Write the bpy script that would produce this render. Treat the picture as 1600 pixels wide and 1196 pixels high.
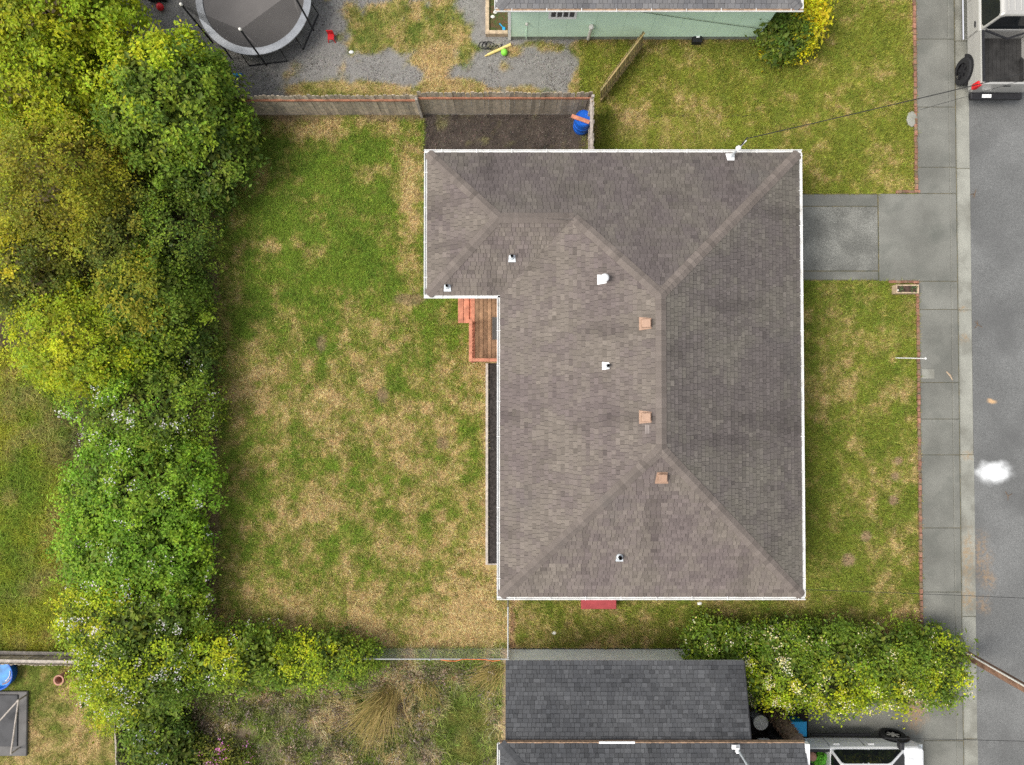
import bpy, math, random
import numpy as np
from mathutils import Vector, Matrix

for o in list(bpy.data.objects):
    bpy.data.objects.remove(o)
SC = bpy.context.scene
COL = SC.collection
rad = math.radians

# ------------------------------------------------------------------ camera
CAM_H, TILT, FPX = 24.0, rad(1.1), 1067.0
cd = bpy.data.cameras.new('camera')
cam = bpy.data.objects.new('camera', cd)
COL.objects.link(cam)
cam.location = (0, 0, CAM_H)
cam.rotation_euler = (TILT, 0, 0)
cd.sensor_width = 36.0
cd.lens = 36.0 * FPX / 1600.0
cd.clip_start, cd.clip_end = 0.5, 2000.0
SC.camera = cam

# ------------------------------------------------------------------ sky and sun
SUN_EL, SUN_AZ = 54.0, 258.0          # compass-like: 270 = from the west (-X), 0 = from +Y
w = bpy.data.worlds.new('World')
SC.world = w
w.use_nodes = True
nt = w.node_tree
nt.nodes.clear()
wo = nt.nodes.new('ShaderNodeOutputWorld')
bg = nt.nodes.new('ShaderNodeBackground')
sky = nt.nodes.new('ShaderNodeTexSky')
sky.sky_type = 'NISHITA'
sky.sun_disc = False
sky.sun_elevation = rad(SUN_EL)
sky.sun_rotation = rad(SUN_AZ)
sky.air_density, sky.dust_density = 1.0, 3.0
hs = nt.nodes.new('ShaderNodeHueSaturation')
hs.inputs['Saturation'].default_value = 0.28
nt.links.new(sky.outputs[0], hs.inputs['Color'])
nt.links.new(hs.outputs[0], bg.inputs[0])
bg.inputs[1].default_value = 0.115
nt.links.new(bg.outputs[0], wo.inputs[0])

sd = bpy.data.lights.new('sun', 'SUN')
sd.energy, sd.angle, sd.color = 1.5, rad(26), (1.0, 0.94, 0.86)
sun = bpy.data.objects.new('sun', sd)
COL.objects.link(sun)
_a, _e = rad(SUN_AZ), rad(SUN_EL)
_to = Vector((math.sin(_a) * math.cos(_e), math.cos(_a) * math.cos(_e), math.sin(_e)))
sun.rotation_euler = _to.to_track_quat('Z', 'Y').to_euler()
sun.location = _to * 60

SC.view_settings.view_transform = 'Standard'
SC.view_settings.look = 'None'
SC.view_settings.gamma = 1.0
SC.view_settings.use_curve_mapping = False
SC.view_settings.exposure = 1.0
SC.render.engine = 'CYCLES'
SC.cycles.max_bounces = 6
SC.cycles.use_denoising = False
SC.cycles.transparent_max_bounces = 8

# ------------------------------------------------------------------ helpers
rng = np.random.default_rng(7)
R = random.Random(11)
ct, st = math.cos(TILT), math.sin(TILT)


def P(px, py, z=0.0):
    """world point at height z seen at photo pixel (1600 x 1196 grid)"""
    u, v = px - 800.0, 598.0 - py
    d = Vector((u, v * ct + FPX * st, v * st - FPX * ct))
    t = (CAM_H - z) / -d.z
    return Vector((d.x * t, d.y * t, z))


def to_px(X, Y, Z=0.0):
    dz = Z - CAM_H
    cx, cy, cz = X, Y * ct + dz * st, -Y * st + dz * ct
    return 800 + FPX * cx / -cz, 598 - FPX * cy / -cz


def hsh(ix, iy, seed):
    h = (ix.astype(np.int64) * 374761393 + iy.astype(np.int64) * 668265263 + seed * 974711) & 0x7fffffff
    h = ((h ^ (h >> 13)) * 1274126177) & 0x7fffffff
    h = (h ^ (h >> 16)) & 0xffffff
    return h / float(0xffffff)


def vnoise(x, y, seed=0):
    ix, iy = np.floor(x), np.floor(y)
    fx, fy = x - ix, y - iy
    fx, fy = fx * fx * (3 - 2 * fx), fy * fy * (3 - 2 * fy)
    a, b = hsh(ix, iy, seed), hsh(ix + 1, iy, seed)
    c, d = hsh(ix, iy + 1, seed), hsh(ix + 1, iy + 1, seed)
    return (a * (1 - fx) + b * fx) * (1 - fy) + (c * (1 - fx) + d * fx) * fy


def fbm(x, y, scale, oct=4, seed=0):
    x, y = np.asarray(x, float) / scale, np.asarray(y, float) / scale
    s, amp, tot = 0.0, 1.0, 0.0
    for k in range(oct):
        s = s + amp * vnoise(x * 2 ** k + 13.7 * k, y * 2 ** k - 7.3 * k, seed + k * 17)
        tot += amp
        amp *= 0.55
    return s / tot


def sstep(a, b, x):
    t = np.clip((x - a) / (b - a), 0, 1)
    return t * t * (3 - 2 * t)


def lerp3(a, b, t):
    t = np.asarray(t)[..., None]
    return np.asarray(a) * (1 - t) + np.asarray(b) * t


ORG = {}


def _reg(o, parent, org):
    COL.objects.link(o)
    if parent is not None:
        o.parent = parent
        ORG[o.name] = ORG[parent.name]
    else:
        ORG[o.name] = Vector(org)
        o.location = org
    return o


def tag(o, label=None, cat=None, group=None, kind=None):
    if label: o['label'] = label
    if cat: o['category'] = cat
    if group: o['group'] = group
    if kind: o['kind'] = kind
    return o


def thing(name, label, cat, loc, group=None, rotz=0.0):
    o = bpy.data.objects.new(name, None)
    o.empty_display_size = 0.2
    _reg(o, None, loc)
    o.rotation_euler = (0, 0, rotz)
    return tag(o, label, cat, group)


def np_mesh(name, V, F, mats, parent=None, cols=None, org=(0, 0, 0), smooth=False, midx=None, local=False):
    """V (n,3) array, F (m,k) int array of equal-size faces or list of lists"""
    me = bpy.data.meshes.new(name)
    V = np.asarray(V, np.float32)
    if not local:
        base = ORG[parent.name] if parent is not None else Vector(org)
        V = V - np.array(base, np.float32)
    if isinstance(F, np.ndarray):
        n, m, k = len(V), len(F), F.shape[1]
        me.vertices.add(n)
        me.vertices.foreach_set('co', V.ravel())
        me.loops.add(m * k)
        me.loops.foreach_set('vertex_index', F.astype(np.int32).ravel())
        me.polygons.add(m)
        me.polygons.foreach_set('loop_start', np.arange(0, m * k, k, dtype=np.int32))
        me.polygons.foreach_set('loop_total', np.full(m, k, np.int32))
    else:
        me.from_pydata([tuple(v) for v in V], [], F)
    if cols is not None:
        ca = me.color_attributes.new('Col', 'FLOAT_COLOR', 'POINT')
        c4 = np.ones((len(V), 4), np.float32)
        c4[:, :3] = cols
        ca.data.foreach_set('color', c4.ravel())
    if not isinstance(mats, (list, tuple)):
        mats = [mats]
    for m_ in mats:
        me.materials.append(m_)
    if midx is not None:
        me.polygons.foreach_set('material_index', np.asarray(midx, np.int32))
    me.polygons.foreach_set('use_smooth', np.full(len(me.polygons), bool(smooth)))
    me.update()
    me.validate()
    o = bpy.data.objects.new(name, me)
    return _reg(o, parent, org)


class MB:
    def __init__(s):
        s.v, s.f = [], []

    def add(s, vs, fs):
        n = len(s.v)
        s.v += [Vector(v) for v in vs]
        s.f += [[i + n for i in f] for f in fs]
        return s

    def box(s, c, size, rotz=0.0, M=None):
        hx, hy, hz = size[0] / 2, size[1] / 2, size[2] / 2
        vs = [Vector((x, y, z)) for x in (-hx, hx) for y in (-hy, hy) for z in (-hz, hz)]
        m = M if M is not None else Matrix.Rotation(rotz, 3, 'Z')
        vs = [m @ v + Vector(c) for v in vs]
        return s.add(vs, [[0, 1, 3, 2], [4, 6, 7, 5], [0, 4, 5, 1], [2, 3, 7, 6], [0, 2, 6, 4], [1, 5, 7, 3]])

    def bbox(s, x0, x1, y0, y1, z0, z1, bev=0.0):
        if bev <= 0:
            return s.box(((x0 + x1) / 2, (y0 + y1) / 2, (z0 + z1) / 2), (abs(x1 - x0), abs(y1 - y0), abs(z1 - z0)))
        b = bev
        r = [(x0, y0, x1, y1, z0), (x0, y0, x1, y1, z1 - b), (x0 + b, y0 + b, x1 - b, y1 - b, z1)]
        vs = []
        for (a, c, d, e, z) in r:
            vs += [(a, c, z), (d, c, z), (d, e, z), (a, e, z)]
        fs = [[3, 2, 1, 0], [8, 9, 10, 11]]
        for k in (0, 4):
            for i in range(4):
                j = (i + 1) % 4
                fs.append([k + i, k + j, k + 4 + j, k + 4 + i])
        return s.add(vs, fs)

    def tube(s, pts, r, n=8, cap=True):
        pts = [Vector(p) for p in pts]
        rs = r if isinstance(r, (list, tuple)) else [r] * len(pts)
        rings = []
        for i, p in enumerate(pts):
            a = pts[max(i - 1, 0)]
            b = pts[min(i + 1, len(pts) - 1)]
            t = (b - a).normalized()
            x = t.cross(Vector((0, 0, 1)))
            if x.length < 1e-3:
                x = Vector((1, 0, 0))
            x.normalize()
            y = t.cross(x)
            rings.append([p + (x * math.cos(k * 2 * math.pi / n) + y * math.sin(k * 2 * math.pi / n)) * rs[i] for k in range(n)])
        vs = [v for g in rings for v in g]
        fs = []
        for i in range(len(pts) - 1):
            for k in range(n):
                j = (k + 1) % n
                fs.append([i * n + k, i * n + j, (i + 1) * n + j, (i + 1) * n + k])
        if cap:
            fs.append(list(range(n))[::-1])
            fs.append([(len(pts) - 1) * n + k for k in range(n)])
        return s.add(vs, fs)

    def lathe(s, c, prof, n=24, closed_top=True, closed_bot=True, sx=1.0, sy=1.0):
        c = Vector(c)
        vs = []
        for (r, z) in prof:
            for k in range(n):
                a = k * 2 * math.pi / n
                vs.append(c + Vector((r * math.cos(a) * sx, r * math.sin(a) * sy, z)))
        fs = []
        for i in range(len(prof) - 1):
            for k in range(n):
                j = (k + 1) % n
                fs.append([i * n + k, i * n + j, (i + 1) * n + j, (i + 1) * n + k])
        if closed_bot: fs.append(list(range(n))[::-1])
        if closed_top: fs.append([(len(prof) - 1) * n + k for k in range(n)])
        return s.add(vs, fs)

    def prism(s, poly, z0, z1):
        n = len(poly)
        vs = [(p[0], p[1], z0) for p in poly] + [(p[0], p[1], z1) for p in poly]
        fs = [list(range(n))[::-1], [n + i for i in range(n)]]
        for i in range(n):
            j = (i + 1) % n
            fs.append([i, j, n + j, n + i])
        return s.add(vs, fs)

    def build(s, name, mat, parent=None, org=None, local=False, smooth=False, bevel=0.0):
        if org is None:
            if parent is None:
                a = np.array([tuple(v) for v in s.v])
                lo, hi = a.min(0), a.max(0)
                org = ((lo[0] + hi[0]) / 2, (lo[1] + hi[1]) / 2, lo[2])
            else:
                org = (0, 0, 0)
        o = np_mesh(name, [tuple(v) for v in s.v], s.f, mat, parent, org=org, local=local, smooth=smooth)
        if bevel > 0:
            b = o.modifiers.new('bevel', 'BEVEL')
            b.width, b.segments, b.limit_method = bevel, 2, 'ANGLE'
        return o


def inst(name, mesh, parent, loc, rot=(0, 0, 0), scale=(1, 1, 1)):
    o = bpy.data.objects.new(name, mesh)
    COL.objects.link(o)
    o.parent = parent
    base = ORG[parent.name] if parent is not None else Vector((0, 0, 0))
    o.location = Vector(loc) - base
    o.rotation_euler = rot
    o.scale = scale
    ORG[o.name] = base
    return o


# ------------------------------------------------------------------ materials
def mat(name, rgb, rough=0.8, var=0.15, scale=6.0, rgb2=None, bump=0.0, bscale=60.0, metal=0.0, fine=0.0, spec=0.3,
        objrand=0.0, stain=None, stain_scale=1.0, stain_lo=0.55, stain_hi=0.7, attr=False, transl=0.0, alpha=None, coords=None):
    m = bpy.data.materials.new(name)
    m.use_nodes = True
    t = m.node_tree
    N, L = t.nodes, t.links
    b = N['Principled BSDF']
    b.inputs['Roughness'].default_value = rough
    b.inputs['Metallic'].default_value = metal
    b.inputs['Specular IOR Level'].default_value = spec
    geo = N.new('ShaderNodeNewGeometry')
    vec = geo.outputs['Position']
    if coords == 'object':
        tc = N.new('ShaderNodeTexCoord')
        vec = tc.outputs['Object']

    def noise(sc_, det=3.0):
        n = N.new('ShaderNodeTexNoise')
        n.inputs['Scale'].default_value = sc_
        n.inputs['Detail'].default_value = det
        L.new(vec, n.inputs['Vector'])
        return n

    def ramp(src, lo, hi, a=0.0, c=1.0):
        r = N.new('ShaderNodeMapRange')
        r.inputs['From Min'].default_value, r.inputs['From Max'].default_value = lo, hi
        r.inputs['To Min'].default_value, r.inputs['To Max'].default_value = a, c
        L.new(src, r.inputs['Value'])
        return r.outputs[0]

    def mix(fac, A, B, mode='MIX'):
        x = N.new('ShaderNodeMix')
        x.data_type, x.blend_type = 'RGBA', mode
        for k, src in ((0, fac), (6, A), (7, B)):
            if hasattr(src, 'links'):
                L.new(src, x.inputs[k])
            else:
                x.inputs[k].default_value = src if k == 0 else (*src, 1)
        return x.outputs[2]

    if attr:
        at = N.new('ShaderNodeVertexColor')
        at.layer_name = 'Col'
        colr = at.outputs[0]
    else:
        c2 = rgb2 if rgb2 else tuple(c * (1 - var) for c in rgb)
        c1 = rgb if rgb2 else tuple(c * (1 + var) for c in rgb)
        colr = mix(ramp(noise(scale).outputs[0], 0.35, 0.65), c1, c2)
    if fine > 0:
        f = ramp(noise(bscale, 2.0).outputs[0], 0.3, 0.7, 1 - fine, 1 + fine)
        cmb = N.new('ShaderNodeCombineColor')
        for k in range(3): L.new(f, cmb.inputs[k])
        colr = mix(1.0, colr, cmb.outputs[0], 'MULTIPLY')
    if stain:
        colr = mix(ramp(noise(stain_scale, 5.0).outputs[0], stain_lo, stain_hi, 0, 0.85), colr, stain)
    if objrand > 0:
        oi = N.new('ShaderNodeObjectInfo')
        f = ramp(oi.outputs['Random'], 0, 1, 1 - objrand, 1 + objrand)
        cmb = N.new('ShaderNodeCombineColor')
        for k in range(3): L.new(f, cmb.inputs[k])
        colr = mix(1.0, colr, cmb.outputs[0], 'MULTIPLY')
    L.new(colr, b.inputs['Base Color'])
    if bump > 0:
        bn = N.new('ShaderNodeBump')
        bn.inputs['Strength'].default_value = bump
        bn.inputs['Distance'].default_value = 0.02
        L.new(noise(bscale, 3.0).outputs[0], bn.inputs['Height'])
        L.new(bn.outputs[0], b.inputs['Normal'])
    out = N['Material Output']
    if transl > 0:
        tr = N.new('ShaderNodeBsdfTranslucent')
        L.new(colr, tr.inputs[0])
        ms = N.new('ShaderNodeMixShader')
        ms.inputs[0].default_value = transl
        L.new(b.outputs[0], ms.inputs[1])
        L.new(tr.outputs[0], ms.inputs[2])
        L.new(ms.outputs[0], out.inputs[0])
    if alpha is not None:
        tp = N.new('ShaderNodeBsdfTransparent')
        ms = N.new('ShaderNodeMixShader')
        ms.inputs[0].default_value = alpha
        L.new(tp.outputs[0], ms.inputs[1])
        L.new(b.outputs[0], ms.inputs[2])
        L.new(ms.outputs[0], out.inputs[0])
    m['nodes_ready'] = 1
    return m


M = dict(
    ground=mat('ground', (0.10, 0.13, 0.04), 1.0, 0.3, 0.6, fine=0.3, bscale=20),
    soil=mat('soil_cover', (1, 1, 1), 1.0, attr=True, fine=0.28, bscale=45, bump=0.6, spec=0.1),
    blade=mat('grass_blades', (1, 1, 1), 0.8, attr=True, spec=0.15, transl=0.25),
    leaf=mat('leaves', (1, 1, 1), 0.55, attr=True, spec=0.25, transl=0.35),
    petal=mat('petals', (1, 1, 1), 0.7, attr=True, spec=0.2, transl=0.2),
    bark=mat('bark', (0.14, 0.10, 0.07), 0.95, 0.3, 14, bump=0.8, bscale=40),
    stone=mat('gravel_stones', (1, 1, 1), 0.9, attr=True, spec=0.2),
    shingle=mat('weathered_shingles', (1, 1, 1), 0.95, attr=True, fine=0.14, bscale=110, bump=0.25, spec=0.15,
                stain=(0.085, 0.082, 0.078), stain_scale=0.55, stain_lo=0.62, stain_hi=0.95),
    shingle_dark=mat('slate_grey_shingles', (1, 1, 1), 0.95, attr=True, fine=0.14, bscale=110, bump=0.25, spec=0.15),
    deck_felt=mat('roof_felt', (0.05, 0.046, 0.044), 1.0),
    gutter=mat('white_gutter', (0.66, 0.66, 0.64), 0.5, 0.06, 3, spec=0.3, stain=(0.36, 0.33, 0.28), stain_scale=3.0, stain_lo=0.60, stain_hi=0.85),
    debris=mat('gutter_debris', (0.30, 0.20, 0.13), 1.0, 0.3, 10),
    white=mat('white_paint', (0.80, 0.80, 0.79), 0.5, 0.04, 5),
    galv=mat('galvanised_metal', (0.62, 0.66, 0.68), 0.4, 0.08, 12, metal=0.3),
    steel=mat('steel_pipe', (0.42, 0.43, 0.44), 0.45, 0.1, 12, metal=0.6),
    rubber=mat('black_rubber', (0.02, 0.02, 0.021), 0.85, 0.2, 20),
    black=mat('black_plastic', (0.018, 0.018, 0.02), 0.5, 0.2, 10),
    vent_brown=mat('brown_vent_metal', (0.33, 0.21, 0.145), 0.6, 0.08, 10),
    siding_green=mat('sage_green_siding', (0.64, 0.84, 0.66), 0.8, 0.04, 1.5, fine=0.04, bscale=30),
    siding_blue=mat('pale_blue_siding', (0.80, 0.85, 0.84), 0.8, 0.06, 2.0),
    siding_cream=mat('cream_siding', (0.58, 0.54, 0.46), 0.8, 0.05, 2.0),
    found=mat('concrete_foundation', (0.22, 0.24, 0.20), 0.95, 0.2, 5),
    glass=mat('window_glass', (0.03, 0.028, 0.035), 0.12, 0.1, 2, spec=0.6),
    glass_car=mat('car_glass', (0.012, 0.014, 0.016), 0.08, 0.1, 2, spec=0.6),
    asphalt=mat('asphalt', (0.145, 0.147, 0.143), 0.95, 0.12, 0.5, fine=0.38, bscale=55, bump=0.4, spec=0.2,
                stain=(0.100, 0.101, 0.099), stain_scale=0.6, stain_lo=0.48, stain_hi=0.72),
    conc=mat('old_concrete', (0.162, 0.162, 0.143), 0.95, 0.16, 0.8, fine=0.2, bscale=75, bump=0.3, spec=0.2, objrand=0.05,
             stain=(0.108, 0.112, 0.098), stain_scale=1.1, stain_lo=0.5, stain_hi=0.75),
    conc_pale=mat('gutter_concrete', (0.26, 0.26, 0.225), 0.95, 0.14, 1.2, fine=0.22, bscale=70, bump=0.3, spec=0.2, objrand=0.04,
                  stain=(0.16, 0.155, 0.13), stain_scale=1.2, stain_lo=0.52, stain_hi=0.75),
    conc_agg=mat('aggregate_concrete', (0.165, 0.165, 0.148), 0.95, 0.22, 1.1, fine=0.45, bscale=38, bump=0.6, spec=0.2,
                 stain=(0.115, 0.116, 0.105), stain_scale=0.55, stain_lo=0.48, stain_hi=0.75),
    joint=mat('mossy_joint', (0.16, 0.13, 0.06), 1.0, 0.4, 4, rgb2=(0.07, 0.075, 0.05)),
    brick=mat('red_brick', (0.25, 0.125, 0.085), 0.95, 0.25, 9, objrand=0.22, fine=0.15, bscale=50,
              stain=(0.16, 0.13, 0.08), stain_scale=4.0, stain_lo=0.46, stain_hi=0.64),
    fencewood=mat('weathered_fence_wood', (0.46, 0.38, 0.29), 0.95, 0.3, 7, rgb2=(0.30, 0.26, 0.205), objrand=0.22, fine=0.15, bscale=30),
    redrail=mat('reddish_fence_rail', (0.34, 0.15, 0.09), 0.9, 0.25, 5),
    greywood=mat('grey_wood', (0.36, 0.32, 0.28), 0.95, 0.2, 8, objrand=0.15),
    moss_wood=mat('mossy_wood', (0.34, 0.24, 0.11), 0.95, 0.25, 6, rgb2=(0.22, 0.19, 0.08), objrand=0.25),
    deck_tan=mat('deck_board_wood', (0.30, 0.18, 0.105), 0.8, 0.2, 5, objrand=0.22, fine=0.1, bscale=30),
    deck_red=mat('cedar_red_wood', (0.47, 0.195, 0.122), 0.85, 0.22, 6, objrand=0.10, fine=0.12, bscale=30),
    planterwood=mat('planter_wood', (0.42, 0.32, 0.22), 0.9, 0.2, 8, objrand=0.1),
    mat_grey=mat('door_mat', (0.09, 0.085, 0.08), 1.0, 0.2, 40),
    red_paint=mat('dark_red_paint', (0.33, 0.055, 0.06), 0.75, 0.12, 5, fine=0.08, bscale=40),
    blue_plastic=mat('blue_plastic', (0.01, 0.10, 0.48), 0.4, 0.12, 4),
    cyan_plastic=mat('light_blue_plastic', (0.02, 0.30, 0.58), 0.45, 0.1, 4),
    red_plastic=mat('red_plastic', (0.55, 0.02, 0.025), 0.4, 0.1, 5),
    lime_plastic=mat('lime_plastic', (0.22, 0.62, 0.06), 0.5, 0.08, 5),
    yellow_foam=mat('pale_yellow_foam', (0.72, 0.58, 0.22), 0.8, 0.05, 5),
    yellow_plastic=mat('yellow_plastic', (0.80, 0.68, 0.06), 0.5, 0.06, 5),
    orange_plastic=mat('orange_plastic', (0.80, 0.22, 0.03), 0.5, 0.06, 5),
    tramp_mat=mat('trampoline_mat', (0.125, 0.117, 0.112), 0.85, 0.05, 2, fine=0.06, bscale=60),
    tramp_pad=mat('trampoline_pad', (0.36, 0.375, 0.395), 0.7, 0.08, 6, fine=0.12, bscale=25),
    net=mat('safety_net', (0.03, 0.03, 0.03), 0.9, 0.1, 5, alpha=0.42),
    pole_dark=mat('dark_foam_pole', (0.022, 0.022, 0.024), 0.8, 0.2, 10),
    terracotta=mat('terracotta', (0.42, 0.22, 0.16), 0.9, 0.15, 10),
    pvc=mat('off_white_pvc', (0.62, 0.60, 0.55), 0.6, 0.05, 8),
    silver=mat('silver_car_paint', (0.46, 0.45, 0.42), 0.32, 0.03, 2, metal=0.35, spec=0.5),
    whitecar=mat('white_car_paint', (0.78, 0.78, 0.78), 0.3, 0.02, 2, spec=0.5),
    chrome=mat('chrome', (0.8, 0.8, 0.82), 0.15, 0.03, 5, metal=1.0),
    taillight=mat('red_taillight', (0.60, 0.01, 0.015), 0.2, 0.1, 8, spec=0.6),
    bedliner=mat('bed_liner', (0.032, 0.031, 0.030), 0.8, 0.35, 2.2, fine=0.2, bscale=30),
    wire=mat('black_cable', (0.018, 0.018, 0.018), 0.7, 0.1, 5),
    polewood=mat('utility_pole_wood', (0.20, 0.115, 0.075), 0.95, 0.3, 5, bump=0.5, bscale=30),
    link=mat('galvanised_wire', (0.36, 0.37, 0.37), 0.5, 0.1, 12, metal=0.3),
    orange_rope=mat('orange_twine', (0.60, 0.17, 0.06), 0.9, 0.25, 12),
    water=mat('pool_water', (0.03, 0.20, 0.48), 0.35, 0.3, 5, spec=0.2),
)

# road markings of its own: a white paint spill, drawn on the asphalt with procedural shapes in road coordinates
def add_spill(m, c, rx, ry, colour, strength=1.0, speck=0.0):
    t = m.node_tree
    N, L = t.nodes, t.links
    b = N['Principled BSDF']
    src = b.inputs['Base Color'].links[0].from_socket
    geo = N.new('ShaderNodeNewGeometry')
    sub = N.new('ShaderNodeVectorMath'); sub.operation = 'SUBTRACT'
    sub.inputs[1].default_value = c
    L.new(geo.outputs['Position'], sub.inputs[0])
    nz = N.new('ShaderNodeTexNoise'); nz.inputs['Scale'].default_value = 2.2
    L.new(geo.outputs['Position'], nz.inputs['Vector'])
    nadd = N.new('ShaderNodeVectorMath'); nadd.operation = 'MULTIPLY_ADD'
    L.new(nz.outputs['Color'], nadd.inputs[0])
    nadd.inputs[1].default_value = (0.55, 0.42, 0)
    nadd.inputs[2].default_value = (-0.275, -0.21, 0)
    ad = N.new('ShaderNodeVectorMath'); ad.operation = 'ADD'
    L.new(sub.outputs[0], ad.inputs[0]); L.new(nadd.outputs[0], ad.inputs[1])
    sc = N.new('ShaderNodeVectorMath'); sc.operation = 'MULTIPLY'
    sc.inputs[1].default_value = (1 / rx, 1 / ry, 0)
    L.new(ad.outputs[0], sc.inputs[0])
    ln = N.new('ShaderNodeVectorMath'); ln.operation = 'LENGTH'
    L.new(sc.outputs[0], ln.inputs[0])
    mr = N.new('ShaderNodeMapRange')
    mr.inputs['From Min'].default_value, mr.inputs['From Max'].default_value = 1.25, 0.20
    mr.interpolation_type = 'SMOOTHSTEP'
    L.new(ln.outputs['Value'], mr.inputs['Value'])
    n2 = N.new('ShaderNodeTexNoise'); n2.inputs['Scale'].default_value = 9.0; n2.inputs['Detail'].default_value = 5.0
    L.new(geo.outputs['Position'], n2.inputs['Vector'])
    m2 = N.new('ShaderNodeMapRange')
    m2.inputs['From Min'].default_value, m2.inputs['From Max'].default_value = 0.40, 0.62
    m2.inputs['To Min'].default_value, m2.inputs['To Max'].default_value = strength * (1 - speck), strength
    L.new(n2.outputs[0], m2.inputs['Value'])
    mm_ = N.new('ShaderNodeMath'); mm_.operation = 'MULTIPLY'
    L.new(mr.outputs[0], mm_.inputs[0]); L.new(m2.outputs[0], mm_.inputs[1])
    x = N.new('ShaderNodeMix'); x.data_type = 'RGBA'
    L.new(mm_.outputs[0], x.inputs[0]); L.new(src, x.inputs[6])
    x.inputs[7].default_value = (*colour, 1)
    L.new(x.outputs[2], b.inputs['Base Color'])


add_spill(M['asphalt'], P(1553, 739, -0.1), 0.66, 0.40, (0.85, 0.87, 0.87), 1.0, 0.12)
add_spill(M['asphalt'], P(1547, 628, -0.1), 0.22, 0.10, (0.50, 0.33, 0.18))
for (qx, qy, qr, qs) in ((1534, 870, 0.5, 1.3), (1545, 905, 0.35, 0.6), (1535, 945, 0.45, 0.5)):
    add_spill(M['asphalt'], P(qx, qy, -0.1), qr * 0.8, qs * 0.8, (0.30, 0.20, 0.11), 0.55, 0.95)
for (qx, qy, qr, qs) in ((1512, 870, 0.3, 1.2), (1512, 935, 0.3, 0.6), (1506, 483, 0.25, 0.1), (1506, 530, 0.2, 0.25), (1510, 711, 0.3, 0.14)):
    add_spill(M['conc_pale'], P(qx, qy, -0.1), qr, qs, (0.28, 0.19, 0.10), 0.7, 0.9)
add_spill(M['conc'], P(1428, 1110, 0.0), 0.5, 0.75, (0.36, 0.21, 0.10), 0.8, 0.8)

# ------------------------------------------------------------------ ground colour fields (own colours of turf, soil, gravel)
GREEN = (0.142, 0.200, 0.024)
GREEN2 = (0.086, 0.138, 0.018)
OLIVE = (0.220, 0.205, 0.050)
TAN = (0.410, 0.295, 0.145)
DIRT = (0.120, 0.085, 0.058)
MULCH = (0.048, 0.038, 0.032)
GREY = (0.185, 0.178, 0.166)


extra = 0.0


def turf(X, Y, dry, seed=1, lush=GREEN, dark=GREEN2, olive=OLIVE):
    """dry: -1 .. 1 bias field; returns colours"""
    n = 0.36 * fbm(X, Y, 1.3, 3, seed) + 0.36 * fbm(X, Y, 0.42, 3, seed + 5) + 0.28 * fbm(X, Y, 0.15, 2, seed + 9)
    d = n - 0.5 + dry * 0.42 + extra
    g = lerp3(dark, lush, fbm(X, Y, 0.5, 3, seed + 21))
    c = lerp3(g, olive, sstep(-0.13, 0.02, d) * 0.85)
    c = lerp3(c, TAN, sstep(-0.02, 0.18, d) * 0.92)
    c = c * (0.85 + 0.3 * fbm(X, Y, 0.13, 2, seed + 31))[..., None]
    return c, d


def blob(px, py, cx, cy, rx, ry):
    return np.clip(1.4 - np.hypot((px - cx) / rx, (py - cy) / ry), 0, 1)


def f_back(X, Y):
    px, py = to_px(X, Y)
    dry = -0.23 + 0.25 * sstep(420, 580, py) + 0.16 * sstep(820, 1000, py)
    dry = dry + 0.55 * blob(px, py, 770, 720, 18, 180) + 0.35 * blob(px, py, 640, 390, 16, 90) + 0.35 * blob(px, py, 645, 280, 20, 40)
    for (a, b_, c_, d_, e) in ((430, 385, 90, 8, .25), (590, 500, 70, 45, .14), (650, 650, 60, 60, .12), (470, 620, 90, 90, .1),
                               (540, 200, 140, 18, .35), (480, 780, 120, 60, .08), (690, 980, 130, 60, .16), (540, 420, 90, 60, -.12),
                               (650, 520, 60, 45, -.12), (620, 600, 90, 30, -.08), (490, 880, 120, 30, -.08)):
        dry = dry + e * blob(px, py, a, b_, c_, d_)
    c, d = turf(X, Y, dry, 1)
    dirt = sstep(0.35, 0.75, sstep(358, 330, px) * 0.9 + sstep(205, 180, py) * 0.75 + (fbm(X, Y, 0.5, 3, 77) - 0.5) * 1.0)
    mul = sstep(0.4, 0.6, sstep(655, 672, px) * sstep(262, 240, py) + (fbm(X, Y, 0.4, 3, 79) - 0.5) * 0.7)
    for (a, b_, r1, r2) in ((640, 468, 26, 10), (502, 537, 8, 14), (598, 618, 10, 14), (692, 693, 11, 11)):
        dirt = np.maximum(dirt, sstep(0.25, 0.6, blob(px, py, a, b_, r1, r2)) * 0.9)
    c = lerp3(c, lerp3(DIRT, (0.22, 0.15, 0.09), fbm(X, Y, 0.3, 3, 78)), dirt * 0.8)
    c = lerp3(c, f_mulch(X, Y)[0], mul)
    return c, (1 - 0.75 * dirt) * (1 - 0.9 * mul)


def f_north(X, Y):
    px, py = to_px(X, Y)
    dry = -0.17 + 0.10 * blob(px, py, 1040, 190, 120, 40) + 0.09 * blob(px, py, 1260, 160, 80, 60) - 0.05 * blob(px, py, 1360, 130, 60, 160)
    c, d = turf(X, Y, dry, 4, lush=(0.175, 0.190, 0.026), dark=(0.120, 0.148, 0.022), olive=(0.220, 0.200, 0.045))
    c = lerp3(c, (0.20, 0.13, 0.07), 0.55 * sstep(0.45, 0.7, sstep(85, 60, py) * 0.7 * sstep(1260, 1220, px) + (fbm(X, Y, 0.4, 3, 7) - 0.5)))
    return c, np.ones_like(X)


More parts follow.
